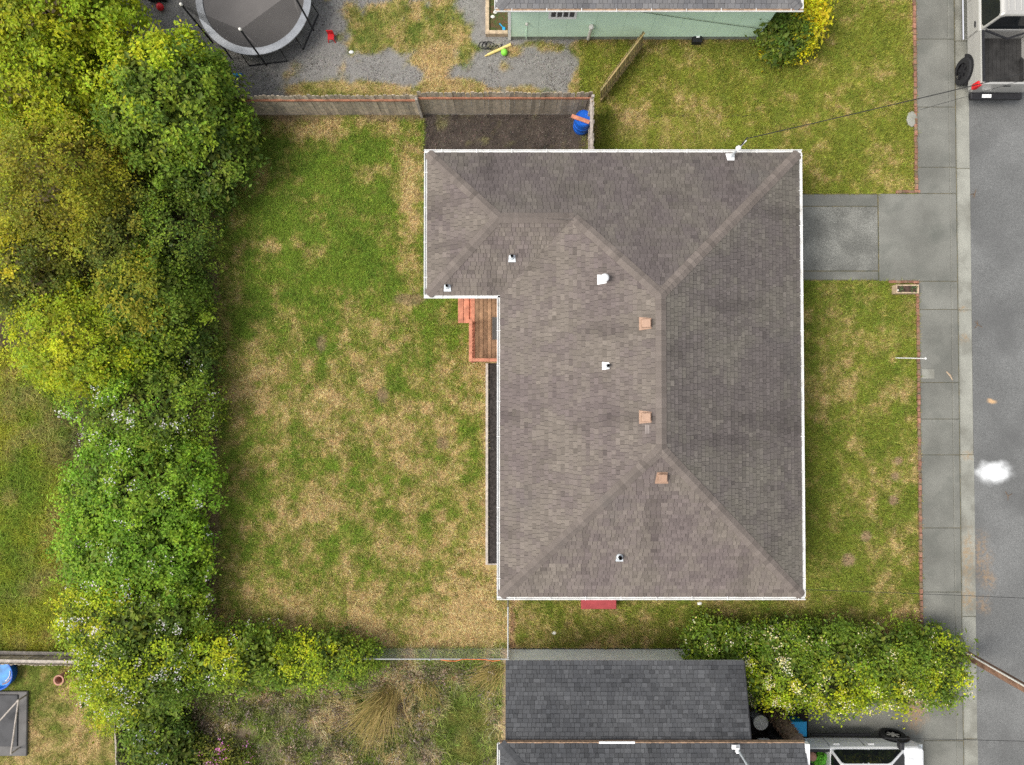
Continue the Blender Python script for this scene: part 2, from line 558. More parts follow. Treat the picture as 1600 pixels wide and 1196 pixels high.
def f_front(X, Y):
    px, py = to_px(X, Y)
    dry = -0.15 + 0.08 * blob(px, py, 1350, 640, 60, 120) - 0.06 * blob(px, py, 1275, 700, 22, 260) + 0.1 * sstep(940, 985, py) + 0.08 * sstep(1230, 1100, px)
    c, d = turf(X, Y, dry, 8, lush=(0.160, 0.182, 0.026), dark=(0.105, 0.140, 0.020), olive=(0.225, 0.200, 0.055))
    pink = 0.0
    for (a, b_, r1) in ((1403, 720, 8), (1398, 745, 8), (1395, 782, 9), (1325, 875, 12), (1352, 838, 10)):
        pink = np.maximum(pink, sstep(0.3, 0.8, blob(px, py, a, b_, r1, r1)))
    c = lerp3(c, (0.28, 0.18, 0.13), pink * 0.7)
    edge = sstep(0.4, 0.7, sstep(815, 797, px) * 0.9 + (fbm(X, Y, 0.3, 3, 7) - 0.5))
    c = lerp3(c, (0.30, 0.18, 0.11), edge * 0.8)
    return c, 1 - 0.5 * pink


def f_gravel(X, Y):
    px, py = to_px(X, Y)
    g = np.asarray(GREY) * (0.75 + 0.5 * fbm(X, Y, 0.12, 3, 3))[..., None]
    m = (fbm(X, Y, 0.9, 4, 12) - 0.5) * 1.3 + 0.62 * blob(px, py, 640, 45, 110, 75) + 0.3 * blob(px, py, 700, 110, 40, 40)
    m = m + 0.6 * blob(px, py, 700, 142, 250, 14) + 0.5 * blob(px, py, 840, 75, 80, 14) + 0.6 * blob(px, py, 905, 110, 14, 50) - 0.3 * blob(px, py, 620, 100, 60, 30)
    m = m + 0.45 * blob(px, py, 905, 145, 20, 30)
    m = sstep(0.24, 0.46, m)
    t, d = turf(X, Y, 0.17 + 0 * X, 15, lush=(0.13, 0.15, 0.04))
    c = lerp3(g, t, m)
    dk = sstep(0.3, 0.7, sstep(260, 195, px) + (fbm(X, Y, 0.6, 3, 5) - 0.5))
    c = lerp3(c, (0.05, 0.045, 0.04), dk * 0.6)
    return c, m * 0.9


def f_meadow(X, Y):
    px, py = to_px(X, Y)
    n = fbm(X, Y, 1.3, 4, 40)
    c = lerp3((0.105, 0.155, 0.018), (0.205, 0.210, 0.022), sstep(0.3, 0.7, n))
    c = lerp3(c, (0.24, 0.18, 0.085), sstep(0.48, 0.72, fbm(X, Y, 0.7, 4, 43)) * 0.5)
    c = c * (0.75 + 0.5 * fbm(X, Y, 0.2, 3, 44))[..., None]
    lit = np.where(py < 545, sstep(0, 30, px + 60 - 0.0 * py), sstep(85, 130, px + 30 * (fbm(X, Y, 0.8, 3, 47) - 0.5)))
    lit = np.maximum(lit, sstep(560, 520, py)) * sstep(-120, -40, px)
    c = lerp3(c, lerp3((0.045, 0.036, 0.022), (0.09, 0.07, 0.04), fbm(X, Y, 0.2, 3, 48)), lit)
    return c, 1 - 0.9 * lit


def f_neigh(X, Y):
    px, py = to_px(X, Y)
    c, d = turf(X, Y, -0.02 + 0.22 * blob(px, py, 135, 1140, 25, 70) + 0.1 * blob(px, py, 110, 1080, 50, 30) + 0 * X, 50,
                lush=(0.13, 0.16, 0.03), dark=(0.09, 0.12, 0.02), olive=(0.21, 0.185, 0.055))
    return c, np.ones_like(X)


def f_weeds(X, Y):
    px, py = to_px(X, Y)
    n = fbm(X, Y, 0.8, 4, 60)
    c = lerp3((0.13, 0.105, 0.065), (0.28, 0.21, 0.15), n)
    gm = sstep(0.35, 0.85, blob(px, py, 728, 1140, 50, 95) + (fbm(X, Y, 0.5, 4, 61) - 0.5) * 1.5)
    c = lerp3(c, lerp3((0.085, 0.12, 0.02), (0.17, 0.165, 0.045), sstep(0.3, 0.7, fbm(X, Y, 0.4, 4, 62))), gm)
    c = lerp3(c, (0.33, 0.24, 0.14), sstep(0.5, 0.8, sstep(770, 790, px) * 0.7 + (fbm(X, Y, 0.4, 3, 66) - 0.3) * 0.6) * 0.8)
    return c, gm


def f_mulch(X, Y):
    n = fbm(X, Y, 0.25, 4, 70)
    c = lerp3((0.030, 0.025, 0.022), (0.085, 0.068, 0.055), n)
    c = lerp3(c, (0.13, 0.12, 0.05), sstep(0.6, 0.8, fbm(X, Y, 0.5, 4, 71)) * 0.6)
    return c, sstep(0.6, 0.8, fbm(X, Y, 0.5, 4, 71)) * 0.25


def grid_sheet(name, x0, x1, y0, y1, z, fn, res=0.11, wob=0.0):
    nx, ny = max(2, int((x1 - x0) / res)), max(2, int((y1 - y0) / res))
    gx, gy = np.meshgrid(np.linspace(x0, x1, nx), np.linspace(y0, y1, ny))
    c, _ = fn(gx.ravel(), gy.ravel())
    c = np.clip(np.asarray(c) * 1.1, 0, 0.8)
    zz = z + wob * (fbm(gx.ravel(), gy.ravel(), 0.8, 3, 5) - 0.5)
    V = np.stack([gx.ravel(), gy.ravel(), zz], 1)
    i = np.arange(nx * ny).reshape(ny, nx)
    F = np.stack([i[:-1, :-1].ravel(), i[:-1, 1:].ravel(), i[1:, 1:].ravel(), i[1:, :-1].ravel()], 1)
    o = np_mesh(name, V, F, M['soil'], cols=c, smooth=True, org=((x0 + x1) / 2, (y0 + y1) / 2, z))
    tag(o, kind='structure')
    return o


def blades(name, label, cat, rects, z, fn, dens, hgt=0.07, wid=0.013, lean=0.9, seed=1, jit=0.42, excl=None, keep=None, gain=1.45):
    rg = np.random.default_rng(seed)
    VV, CC = [], []
    for (x0, x1, y0, y1) in rects:
        n = int((x1 - x0) * (y1 - y0) * dens)
        X, Y = rg.uniform(x0, x1, n), rg.uniform(y0, y1, n)
        globals()['extra'] = rg.normal(0, 0.055, n)
        c, d = fn(X, Y)
        globals()['extra'] = 0.0
        k = rg.uniform(0, 1, n) < d
        if keep is not None:
            k &= keep(X, Y)
        if excl is not None:
            for (a, b_, c_, d_) in excl:
                k &= ~((X > a) & (X < b_) & (Y > c_) & (Y < d_))
        X, Y, c = X[k], Y[k], c[k]
        n = len(X)
        h = hgt * rg.uniform(0.5, 1.4, n) * (0.6 + 0.8 * fbm(X, Y, 0.35, 2, seed + 3))
        a = rg.uniform(0, 2 * np.pi, n)
        l = 1.6 * lean * rg.uniform(0.3, 1.3, n) * h
        b2 = a + rg.normal(0, 0.5, n) + np.pi / 2
        wx, wy = np.cos(b2) * wid / 2, np.sin(b2) * wid / 2
        p0 = np.stack([X - wx, Y - wy, np.full(n, z)], 1)
        p1 = np.stack([X + wx, Y + wy, np.full(n, z)], 1)
        p2 = np.stack([X + np.cos(a) * l, Y + np.sin(a) * l, z + h], 1)
        VV.append(np.stack([p0, p1, p2], 1).reshape(-1, 3))
        j = (1 + rg.normal(0, jit, (n, 1)).clip(-0.7, 0.9)) * (1 + rg.normal(0, 0.08, (n, 3)))
        CC.append(np.repeat(np.clip(c * gain * j, 0.005, 0.8), 3, 0))
    V, C = np.concatenate(VV), np.concatenate(CC)
    F = np.arange(len(V)).reshape(-1, 3)
    o = np_mesh(name, V, F, M['blade'], cols=C, org=(float(V[:, 0].mean()), float(V[:, 1].mean()), z))
    tag(o, label, cat, kind='stuff')
    return o


# ------------------------------------------------------------------ the setting
g = MB().add([(-400, -400, -0.16), (400, -400, -0.16), (400, 400, -0.16), (-400, 400, -0.16)], [[0, 1, 2, 3]]).build('ground', M['ground'])
tag(g, kind='structure')

XL, XH0 = P(200, 600).x, P(790, 600).x
X_SW0, X_SW1, X_K, X_G, X_R = P(1437, 600).x, P(1487, 600).x, P(1497.5, 600).x, P(1520, 600, -0.1).x, 26.0
YTOP, YBOT = 20.0, -20.0
Y_F = P(600, 179).y          # north fence foot
Y_CL = P(700, 1013).y        # chain link foot
X_MID = P(905, 100).x
Y_DR0, Y_DR1 = P(1300, 303).y, P(1300, 439).y
X_LH = P(797, 1013).x
X_HEDGE = P(300, 600).x
X_NW = P(200, 1100).x
grid_sheet('lawn', X_HEDGE, 8.6, Y_CL, Y_F, 0.0, f_back, wob=0.03)
grid_sheet('gravel_yard', P(170, 100).x, X_MID, Y_F, YTOP, 0.0, f_gravel, wob=0.03)
grid_sheet('north_lawn', X_MID, X_SW0 - 0.13, Y_DR0, YTOP, 0.0, f_north, wob=0.03)
grid_sheet('front_lawn', 8.6, X_SW0 - 0.13, P(900, 1012).y, Y_DR1, 0.0, f_front, wob=0.03)
grid_sheet('side_lawn', X_LH, 8.59, P(900, 1012).y, P(900, 850).y, 0.006, f_front, wob=0.0)
grid_sheet('lawn_corner', 2.95, 8.6, Y_F - 0.1, Y_DR0 + 1.6, 0.012, f_north, wob=0.0)
grid_sheet('meadow', -28, X_HEDGE, P(0, 1022).y, Y_F, 0.0, f_meadow, wob=0.06)
grid_sheet('hedge_ground', -28, P(170, 100).x, Y_F, YTOP, 0.0, f_meadow, wob=0.06)
grid_sheet('neighbour_lawn', -28, X_NW, YBOT, P(0, 1022).y, 0.0, f_neigh, wob=0.03)
grid_sheet('weed_ground', X_NW, X_LH, YBOT, Y_CL, 0.0, f_weeds, wob=0.04)
grid_sheet('mulch_bed', P(690, 200).x, P(921, 200).x, P(700, 262).y, P(700, 186).y, 0.022, f_mulch, wob=0.02)

# grass standing on it
blades('lawn_grass', 'patchy green and straw coloured back garden grass', 'grass',
       [(X_HEDGE + 0.3, P(780, 600).x, Y_CL, Y_F - 0.05), (P(780, 600).x, P(796, 600).x, Y_CL, -6.3)], 0.0, f_back, 2000, 0.075, 0.018, 1.0, 21, gain=1.55,
       excl=[(P(690, 200).x, 9, P(700, 240).y, 20), (P(759, 700).x, 9, -6.1, 1.3), (P(716, 480).x, 9, P(720, 505).y, 3.4), (P(734, 530).x, 9, 1.2, 3.4), (P(664, 300).x + .6, 9, 3.4, 9)])
blades('north_lawn_grass', 'mown green grass between the two houses north of the roof', 'grass',
       [(X_MID, X_SW0 - 0.03, Y_DR0, P(1000, 62).y), (P(1256, 20).x, X_SW0 - 0.03, P(1000, 62).y, 15)], 0.0, f_north, 1900, 0.065, 0.018, 1.0, 22,
       excl=[(2.8, 9.0, -5, 8.2)])
blades('front_lawn_grass', 'olive green front lawn grass beside the pavement', 'grass',
       [(8.7, X_SW0 - 0.03, P(900, 1012).y, Y_DR1), (X_LH, 8.7, P(900, 1012).y, P(900, 900).y)], 0.006, f_front, 1900, 0.065, 0.018, 1.0, 23)
blades('gravel_tufts', 'dry tan grass tufts growing through the grey gravel', 'grass',
       [(P(190, 100).x, X_MID, Y_F, 15.5)], 0.0, f_gravel, 1300, 0.09, 0.014, 1.0, 24)
blades('meadow_grass', 'long yellow green meadow grass left of the hedge', 'grass',
       [(-20, X_HEDGE, P(0, 1015).y, 3.5)], 0.0, f_meadow, 1000, 0.15, 0.022, 1.2, 25, gain=1.7)
blades('neighbour_grass', 'worn olive lawn in the bottom left corner garden', 'grass',
       [(-20, X_NW, -15, P(0, 1030).y)], 0.0, f_neigh, 1500, 0.05, 0.014, 1.0, 26)
blades('weed_area_grass', 'bright green grass strip beside the dark shingled house', 'grass',
       [(X_NW, X_LH, -15, Y_CL)], 0.0, f_weeds, 1900, 0.10, 0.016, 1.0, 27)
blades('mulch_weeds', 'sparse weeds and bark chips on the dark soil bed', 'weeds',
       [(P(662, 200).x, P(923, 200).x, P(700, 240).y, P(700, 181).y)], 0.022, lambda X, Y: (f_mulch(X, Y)[0] * 1.5, 0.55 + 0 * X), 900, 0.035, 0.02, 1.4, 28, jit=0.5)

def f_rough(X, Y):
    px, py = to_px(X, Y)
    n = fbm(X, Y, 0.7, 4, 90)
    c = lerp3((0.130, 0.165, 0.035), (0.36, 0.275, 0.14), sstep(0.46, 0.68, n))
    c = lerp3(c, (0.25, 0.185, 0.155), sstep(0.52, 0.72, fbm(X, Y, 0.45, 3, 93)) * 0.6)
    c = c * (0.6 + 0.8 * fbm(X, Y, 0.2, 2, 95))[..., None]
    gm = f_weeds(X, Y)[1]
    bare = blob(px, py, 385, 1145, 24, 13)
    return c, (1 - gm) * (1 - sstep(0.3, 0.7, bare)) * sstep(215, 235, px)


blades('rough_weeds', 'rough brown and green weeds overgrowing the ground below the fence', 'weeds',
       [(X_NW, X_LH - .3, -15, Y_CL + .02)], 0.0, f_rough, 1500, 0.20, 0.02, 0.8, 29, gain=1.9)

# gravel stones
def gravel(name, n, rect, z, fn, size, seed):
    rg = np.random.default_rng(seed)
    X, Y = rg.uniform(rect[0], rect[1], n), rg.uniform(rect[2], rect[3], n)
    c, d = fn(X, Y)
    k = rg.uniform(0, 1, n) > d * 1.1
    X, Y = X[k], Y[k]
    n = len(X)
    oc = np.array([(1, 0, 0), (0, 1, 0), (-1, 0, 0), (0, -1, 0), (0, 0, 1)], float)
    s = size * rg.uniform(0.5, 1.3, (n, 1, 1)) * np.array([1, 1, 0.6]) * rg.uniform(0.7, 1.2, (n, 1, 3))
    a = rg.uniform(0, 6.28, n)
    V = oc[None] * s * rg.uniform(0.75, 1.2, (n, 5, 1))
    ca, sa = np.cos(a)[:, None], np.sin(a)[:, None]
    V = np.stack([V[..., 0] * ca - V[..., 1] * sa + X[:, None], V[..., 0] * sa + V[..., 1] * ca + Y[:, None], V[..., 2] + z], -1)
    F = np.array([(0, 1, 4), (1, 2, 4), (2, 3, 4), (3, 0, 4)])
    F = (F[None] + (np.arange(n) * 5)[:, None, None]).reshape(-1, 3)
    base = np.array([0.205, 0.195, 0.18]) * rg.uniform(0.4, 1.5, (n, 1)) * (1 + rg.normal(0, 0.04, (n, 3)))
    o = np_mesh(name, V.reshape(-1, 3), F, M['stone'], cols=np.repeat(base, 5, 0), org=(float(X.mean()), float(Y.mean()), z))
    return tag(o, 'loose grey gravel covering the yard behind the board fence', 'gravel', kind='stuff')


gravel('gravel', 42000, (P(190, 100).x, X_MID, Y_F, 15.2), 0.0, f_gravel, 0.024, 3)

# road, gutter, kerb, pavement, drive
road = MB().bbox(X_G, X_R, -60, 60, -0.3, -0.10).build('road', M['asphalt'])
tag(road, kind='structure')
joints = [-420, -330, -240, -150, -60, 62, 168, 262, 303, 440, 484, 598, 655, 711, 825, 925, 1030, 1157, 1260, 1360, 1460]
jy = [P(1460, j).y for j in joints]
pave = MB().bbox(X_SW0 - 0.01, X_K + 0.02, jy[-1], jy[0], -0.14, 0.012).build('pavement', M['joint'])
tag(pave, kind='structure')
for i in range(len(jy) - 1):
    y1, y0 = jy[i], jy[i + 1]
    gp = 0.007
    if joints[i] != 303:
        MB().bbox(X_SW0, X_SW1, y0 + gp, y1 - gp, 0.0, 0.035 + R.uniform(-.004, .004), 0.012).build('slab', M['conc'], pave)
for i in range(0, len(jy) - 1):
    y1, y0 = jy[i], jy[i + 1]
    MB().bbox(X_SW1 + 0.008, X_K, y0 + 0.006, y1 - 0.006, -0.12, 0.04 + R.uniform(-.004, .004), 0.025).build('kerb_stone', M['conc'], pave)
gut = MB().bbox(X_K, X_G + 0.02, jy[-1], jy[0], -0.25, -0.112).build('gutter_channel', M['joint'])
tag(gut, kind='structure')
for a, b_ in ((-420, -150), (-150, 62), (62, 262), (262, 484), (484, 711), (711, 965), (965, 1157), (1157, 1460)):
    MB().bbox(X_K + 0.012, X_G + R.uniform(-.01, .02), P(1500, b_).y + 0.008, P(1500, a).y - 0.008, -0.2, -0.094, 0.01).build('gutter_slab', M['conc_pale'], gut)
drive = MB().bbox(8.2, X_SW0 - 0.0, Y_DR1, Y_DR0, -0.1, 0.012).build('driveway', M['joint'])
tag(drive, kind='structure')
XJ = P(1372, 370).x
ya, yb = P(1300, 323).y, P(1300, 424).y
MB().bbox(8.2, XJ - .02, ya + .012, Y_DR0 - .03, 0, 0.03, 0.012).build('slab', M['conc'], drive)
MB().bbox(8.2, XJ - .02, yb + .015, ya - .012, 0, 0.034, 0.012).build('slab', M['conc_agg'], drive)
MB().bbox(8.2, XJ - .02, Y_DR1 + .03, yb - .012, 0, 0.03, 0.012).build('slab', M['conc'], drive)
MB().bbox(XJ + .02, X_SW1, jy[joints.index(440)] + .012, jy[joints.index(303)] - .012, 0, 0.038, 0.012).build('slab', M['conc'], drive)
# neighbour's drive at the lower right
dk_ = MB().bbox(P(1150, 1100).x, P(1262, 1100).x, -20, P(1200, 1085).y, 0.0, 0.028).build('dark_ground', mat('carport_shade_ground', (0.022, 0.018, 0.016), 1, 0.4, 5, fine=0.4, bscale=30))  # near-black sheet: the carport's shade put into the ground colour
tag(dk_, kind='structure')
nd = MB().bbox(X_LH, X_SW0 + 0.0, -24, P(900, 1013).y - 0.02, -0.1, 0.02).build('neighbour_driveway', M['conc'])
tag(nd, kind='structure')

# lids
o = MB().bbox(*sorted((P(1440, 580).x, P(1459, 580).x)), *sorted((P(1440, 592).y, P(1440, 577).y)), 0.03, 0.052, 0.008).build('meter_cover', M['conc_pale'])
tag(o, 'pale rectangular meter cover set into the pavement', 'cover')
o = MB().lathe(P(1424, 187, 0.0), [(0.22, 0.0), (0.22, 0.05), (0.18, 0.07)], 8, sx=0.9, sy=1.3).build('stepping_stone', M['conc_pale'])
tag(o, 'small pale stone at the lawn edge by the brick edging', 'stone')

# brick edging ---------------------------------------------------------------
bm_ = MB().bbox(-0.048, 0.048, -0.10, 0.10, -0.06, 0.06, 0.008).build('brick', M['brick'], None, org=(0, 0, 0))
brick_mesh = bm_.data
bpy.data.objects.remove(bm_)


def edging(label, x, y0, y1, extra=()):
    t = thing('brick_edging', label, 'edging', (x, (y0 + y1) / 2, 0), 'brick edging along the pavement')
    y = y0
    while y < y1 - 0.1:
        inst('brick', brick_mesh, t, (x + R.uniform(-.008, .008), y + 0.1, 0.02 + R.uniform(-.012, .012)),
             (R.uniform(-.04, .04), R.uniform(-.05, .05), R.uniform(-.03, .03)), (1, R.uniform(.94, 1.0), 1))
        y += 0.212
    for (ex0, ex1, ey) in extra:
        xx = ex0
        while xx < ex1 - 0.1:
            inst('brick', brick_mesh, t, (xx + 0.1, ey + R.uniform(-.008, .008), 0.02 + R.uniform(-.01, .01)), (0, R.uniform(-.04, .04), math.pi / 2 + R.uniform(-.03, .03)))
            xx += 0.212
    return t


xe = X_SW0 - 0.065
edging('red brick edging of the upper lawn, turning the corner at the drive', xe, Y_DR0 + 0.13, YTOP - 3, [(P(1399, 303).x, X_SW0, Y_DR0 + 0.06)])
edging('red brick edging of the front lawn, ending at the flowering hedge', xe, P(1437, 985).y, Y_DR1 - 0.10, [(P(1388, 440).x, X_SW0, Y_DR1 - 0.05)])


# ------------------------------------------------------------------ roofs
class Roof:
    """one roof: shingle courses laid on planar faces, hip and ridge caps, all children of the roof part"""

    def __init__(s, house, ze, pitch, palette, matl, seed, name='roof', n_single=300, centre=(0, 0), var=0.085):
        s.h, s.ze, s.p, s.pal, s.m, s.n_single, s.c = house, ze, pitch, palette, matl, n_single, centre
        s.var, s.seed = var, seed
        s.rg = np.random.default_rng(seed)
        s.deck = MB()
        s.tabs = []
        s.capq = []

    def face(s, origin, sdir, ddir, smin, smax, dmax, expo=0.122, d_extra=None, tone=(1, 1, 1)):
        """points: origin + sdir*s + ddir*d (plan); smin(d), smax(d) limits; eave at d=0"""
        O, S, D = Vector((*origin, 0)), Vector((*sdir, 0)), Vector((*ddir, 0))
        brk = sorted(set([0.0, dmax] + (d_extra or [])))
        zz = lambda d: s.ze + s.p * d

        def pt(sv, d, up=0.0):
            q = O + S * sv + D * d
            return Vector((q.x, q.y, zz(d) + up))
        for a, b_ in zip(brk[:-1], brk[1:]):
            e = 1e-4
            s.deck.add([pt(smin(a + e), a), pt(smax(a + e), a), pt(smax(b_ - e), b_), pt(smin(b_ - e), b_)], [[0, 1, 2, 3]])
        rows = int(math.ceil(dmax / expo))
        for k in range(rows):
            d0, d1 = k * expo - (0.02 if k == 0 else 0), min((k + 1) * expo + 0.012, dmax)
            dm = max(d0, 0.001)
            lo, hi = min(smin(dm), smin(d1)), max(smax(dm), smax(d1))
            x = lo - s.rg.uniform(0, 0.3)
            rowtone = s.rg.normal(0, 0.02)
            while x < hi:
                wd = s.rg.choice([0.11, 0.13, 0.15, 0.18, 0.22])
                xs = []
                for sv, d in ((x + 0.005, dm), (x + wd - 0.005, dm), (x + wd - 0.005, d1), (x + 0.005, d1)):
                    xs.append(min(max(sv, smin(d)), smax(d)))
                if xs[1] - xs[0] > 0.01 or xs[2] - xs[3] > 0.01:
                    th = s.rg.choice([0.016, 0.016, 0.026]) + s.rg.uniform(-.002, .002)
                    v = [pt(xs[0], d0, th), pt(xs[1], d0, th), pt(xs[2], d1, 0.004), pt(xs[3], d1, 0.004),
                         pt(xs[0], d0, 0.0005), pt(xs[1], d0, 0.0005)]
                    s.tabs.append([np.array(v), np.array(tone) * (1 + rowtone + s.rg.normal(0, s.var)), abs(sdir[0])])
                x += wd

    def line(s, a, b, n1, n2, wdt=0.165, step=0.15):
        """caps from low end a to high end b (3-D points on the roof); n1, n2: plan directions down each side with roof pitch"""
        a, b = Vector(a), Vector(b)
        L = (b - a).length
        t = (b - a).normalized()
        n = max(1, int(round(L / step)))
        st_ = L / n
        n1, n2 = Vector(n1), Vector(n2)
        for k in range(n):
            p0 = a + t * (k * st_)
            p1 = a + t * min(L, (k + 1) * st_ + 0.03)
            up0 = Vector((0, 0, 0.040 + s.rg.uniform(-.003, .003)))
            up1 = Vector((0, 0, 0.022))
            w1 = wdt * (1 + s.rg.normal(0, 0.02))
            V = []
            for (p, up) in ((p0, up0), (p1, up1)):
                V += [p + n1 * w1 + up * 0.75, p + n1 * w1 * 0.35 + up * 1.0, p + up * 1.15, p + n2 * w1 * 0.35 + up * 1.0, p + n2 * w1 + up * 0.75]
            lowz = [p0 + n1 * w1 + Vector((0, 0, 0.004)), p0 + Vector((0, 0, 0.004)), p0 + n2 * w1 + Vector((0, 0, 0.004)),
                    p1 + n1 * w1 + Vector((0, 0, 0.004)), p1 + n2 * w1 + Vector((0, 0, 0.004))]
            V += lowz
            F = [[0, 1, 6, 5], [1, 2, 7, 6], [2, 3, 8, 7], [3, 4, 9, 8], [10, 11, 2, 1, 0], [11, 12, 4, 3, 2], [0, 5, 13, 10], [4, 12, 14, 9]]
            c = (np.array(s.pal[0]) * 0.4 + np.array(s.pal[1]) * 0.6) * (0.96 + s.rg.normal(0, 0.08))
            s.capq.append(([tuple(v) for v in V], F, c))

    stains = ()

    def finish(s):
        roof = s.deck.build('roof', M['deck_felt'], s.h)
        ctr = np.array([t[0][:4].mean(0) for t in s.tabs])
        ax_ = np.array([t[2] for t in s.tabs]) > 0.5
        tn = sstep(0.3, 0.7, 0.6 * fbm(ctr[:, 0], ctr[:, 1], 1.3, 3, s.seed) + 0.4 * fbm(ctr[:, 0], ctr[:, 1], 0.25, 2, s.seed + 3))
        lo_, hi_ = np.array(s.pal[0]), np.array(s.pal[1])
        base = lo_ * (1 - tn[:, None]) + hi_ * tn[:, None]
        u_, v_ = np.where(ax_, ctr[:, 1], ctr[:, 0]), np.where(ax_, ctr[:, 0], ctr[:, 1])
        streak = sstep(0.56, 0.80, fbm(u_ / 4.0, v_, 0.7, 3, s.seed + 8))
        base = base * (1 - 0.22 * streak)[:, None]
        for (sx_, sy_, rx_, ry_, k_) in s.stains:
            wob = 0.5 * (fbm(ctr[:, 0], ctr[:, 1], 0.5, 3, 91) - 0.5)
            e_ = np.hypot((ctr[:, 0] - sx_) / rx_, (ctr[:, 1] - sy_) / ry_) + wob
            base = base * (1 - k_ * sstep(1.15, 0.2, e_))[:, None]
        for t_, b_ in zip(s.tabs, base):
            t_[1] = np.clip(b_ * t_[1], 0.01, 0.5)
        F6 = [[0, 1, 2, 3], [4, 5, 1, 0], [4, 0, 3], [5, 2, 1]]
        order = sorted(range(len(s.tabs)), key=lambda i: -s.tabs[i][0][:, 2].mean() + 0.02 * float(np.hypot(*(s.tabs[i][0][:, :2].mean(0) - np.array(s.c)))))
        singles = set(order[:s.n_single])
        for i in order[:s.n_single]:
            v, c = s.tabs[i][:2]
            np_mesh('shingle', v, F6, M[s.m], roof, cols=np.repeat(c[None], 6, 0))
        rest = [t for i, t in enumerate(s.tabs) if i not in singles]
        if rest:
            V = np.concatenate([t[0] for t in rest])
            C = np.repeat(np.array([t[1] for t in rest]), 6, 0)
            n = len(rest)
            base = (np.arange(n) * 6)[:, None, None]
            quads = np.array([[0, 1, 2, 3], [4, 5, 1, 0], [4, 0, 3, 3], [5, 2, 1, 1]])
            tri = np.array([[0, 1, 2], [0, 2, 3], [4, 5, 1], [4, 1, 0], [4, 0, 3], [5, 2, 1]])
            Fq = (tri[None] + base).reshape(-1, 3)
            o = np_mesh('shingle_courses', V, Fq, M[s.m], roof, cols=C)
            tag(o, kind='stuff')
        for (v, f, c) in s.capq:
            np_mesh('ridge_cap', v, f, M[s.m], roof, cols=np.repeat(c[None], len(v), 0))
        return roof


def gutter(house, p0, p1, outward, z, wdt=0.105, inside=None, hang=1.1):
    """open metal trough from p0 to p1 (plan), outward = unit plan vector"""
    p0, p1, o_ = Vector((*p0, 0)), Vector((*p1, 0)), Vector((*outward, 0))
    t = (p1 - p0).normalized()
    L = (p1 - p0).length
    prof = [(0.0, 0.0), (0.0, -0.085), (wdt * 0.75, -0.09), (wdt, -0.03), (wdt, 0.005), (wdt - 0.022, 0.005), (wdt - 0.022, -0.012),
            (wdt * 0.7, -0.055), (0.012, -0.055), (0.012, 0.0)]
    V, F = [], []
    n = len(prof)
    for q in (p0, p1):
        for (a, b_) in prof:
            v = q + o_ * (a + 0.005)
            V.append((v.x, v.y, z + b_))
    for i in range(n):
        j = (i + 1) % n
        F.append([i, j, n + j, n + i])
    F += [list(range(n))[::-1], [n + i for i in range(n)]]
    gt = MB().add(V, F).build('gutter', M['gutter'], house)
    if inside:
        a = p0 + o_ * (0.02) + t * 0.03
        b_ = p1 + o_ * (0.02) - t * 0.03
        c_ = o_ * (wdt - 0.03)
        MB().add([(*a.xy, z - 0.012), (*b_.xy, z - 0.012), (*(b_ + c_).xy, z - 0.012), (*(a + c_).xy, z - 0.012)], [[0, 1, 2, 3]]).build('gutter_debris', M[inside], gt)
    k = hang * 0.5
    while k < L:
        q = p0 + t * k + o_ * (wdt * 0.5)
        MB().box((q.x, q.y, z + 0.006), (0.02, wdt + 0.03, 0.006), math.atan2(t.y, t.x)).build('gutter_hanger', M['gutter'], gt)
        k += hang
    return gt


# main house --------------------------------------------------------------------
ZE = 2.70
pit = 0.333
xa, xb = P(782, 600, ZE).x, P(1250.5, 600, ZE).x
xw = P(668, 350, ZE).x
yn, ys = P(900, 239.5, ZE).y, P(900, 932, ZE).y
yk = P(720, 461, ZE).y
Wd, hw = xb - xa, (yn - yk) / 2
house = thing('house', 'large bungalow with a weathered brown grey hip shingle roof', 'house', ((xa + xb) / 2, (yn + ys) / 2, 0))
PAL = [(0.138, 0.114, 0.107), (0.166, 0.143, 0.121)]
rf = Roof(house, ZE, pit, PAL, 'shingle', 5, centre=(4, 0))
hW = Wd / 2
rf.face((xa, 0), (0, 1), (1, 0), lambda d: ys + d, lambda d: min(yk + d, yn - d), hW, d_extra=[hw])            # west
rf.face((xb, 0), (0, 1), (-1, 0), lambda d: ys + d, lambda d: yn - d, hW, tone=(0.78, 0.825, 0.825))                                       # east: some algae grey, the rest slope shade put into the shingle colour
rf.face((0, ys), (1, 0), (0, 1), lambda d: xa + d, lambda d: xb - d, hW)                                        # south
rf.face((0, yn), (1, 0), (0, -1), lambda d: xw + d if d < hw else xa + d, lambda d: xb - d, hW, d_extra=[hw], tone=(0.76, 0.785, 0.80))   # north: tone mixes algae with painted-in shade of this slope
rf.face((xw, 0), (0, 1), (1, 0), lambda d: yk + d, lambda d: yn - d, hw)                                        # wing west
rf.face((0, yk), (1, 0), (0, 1), lambda d: xw + d, lambda d: xa + d, hw)                                        # wing south
zr, zw = ZE + pit * hW, ZE + pit * hw
xm = (xa + xb) / 2
q = pit


def dn(x, y):
    v = Vector((x, y, 0)).normalized()
    return v


def slope(x, y):      # downhill vector on a face whose plan outward normal is (x,y)
    return Vector((x, y, -q))


def hipdirs(a, b, out1, out2):
    t = (Vector(b) - Vector(a)).normalized()
    r = []
    for o_ in (out1, out2):
        nrm = Vector((o_[0] * q, o_[1] * q, 1)).normalized()
        c = t.cross(nrm)
        if c.dot(slope(*o_)) < 0:
            c = -c
        r.append(c.normalized())
    return r


def caps(rf_, a, b, o1, o2):
    n1, n2 = hipdirs(a, b, o1, o2)
    rf_.line(a, b, n1, n2)


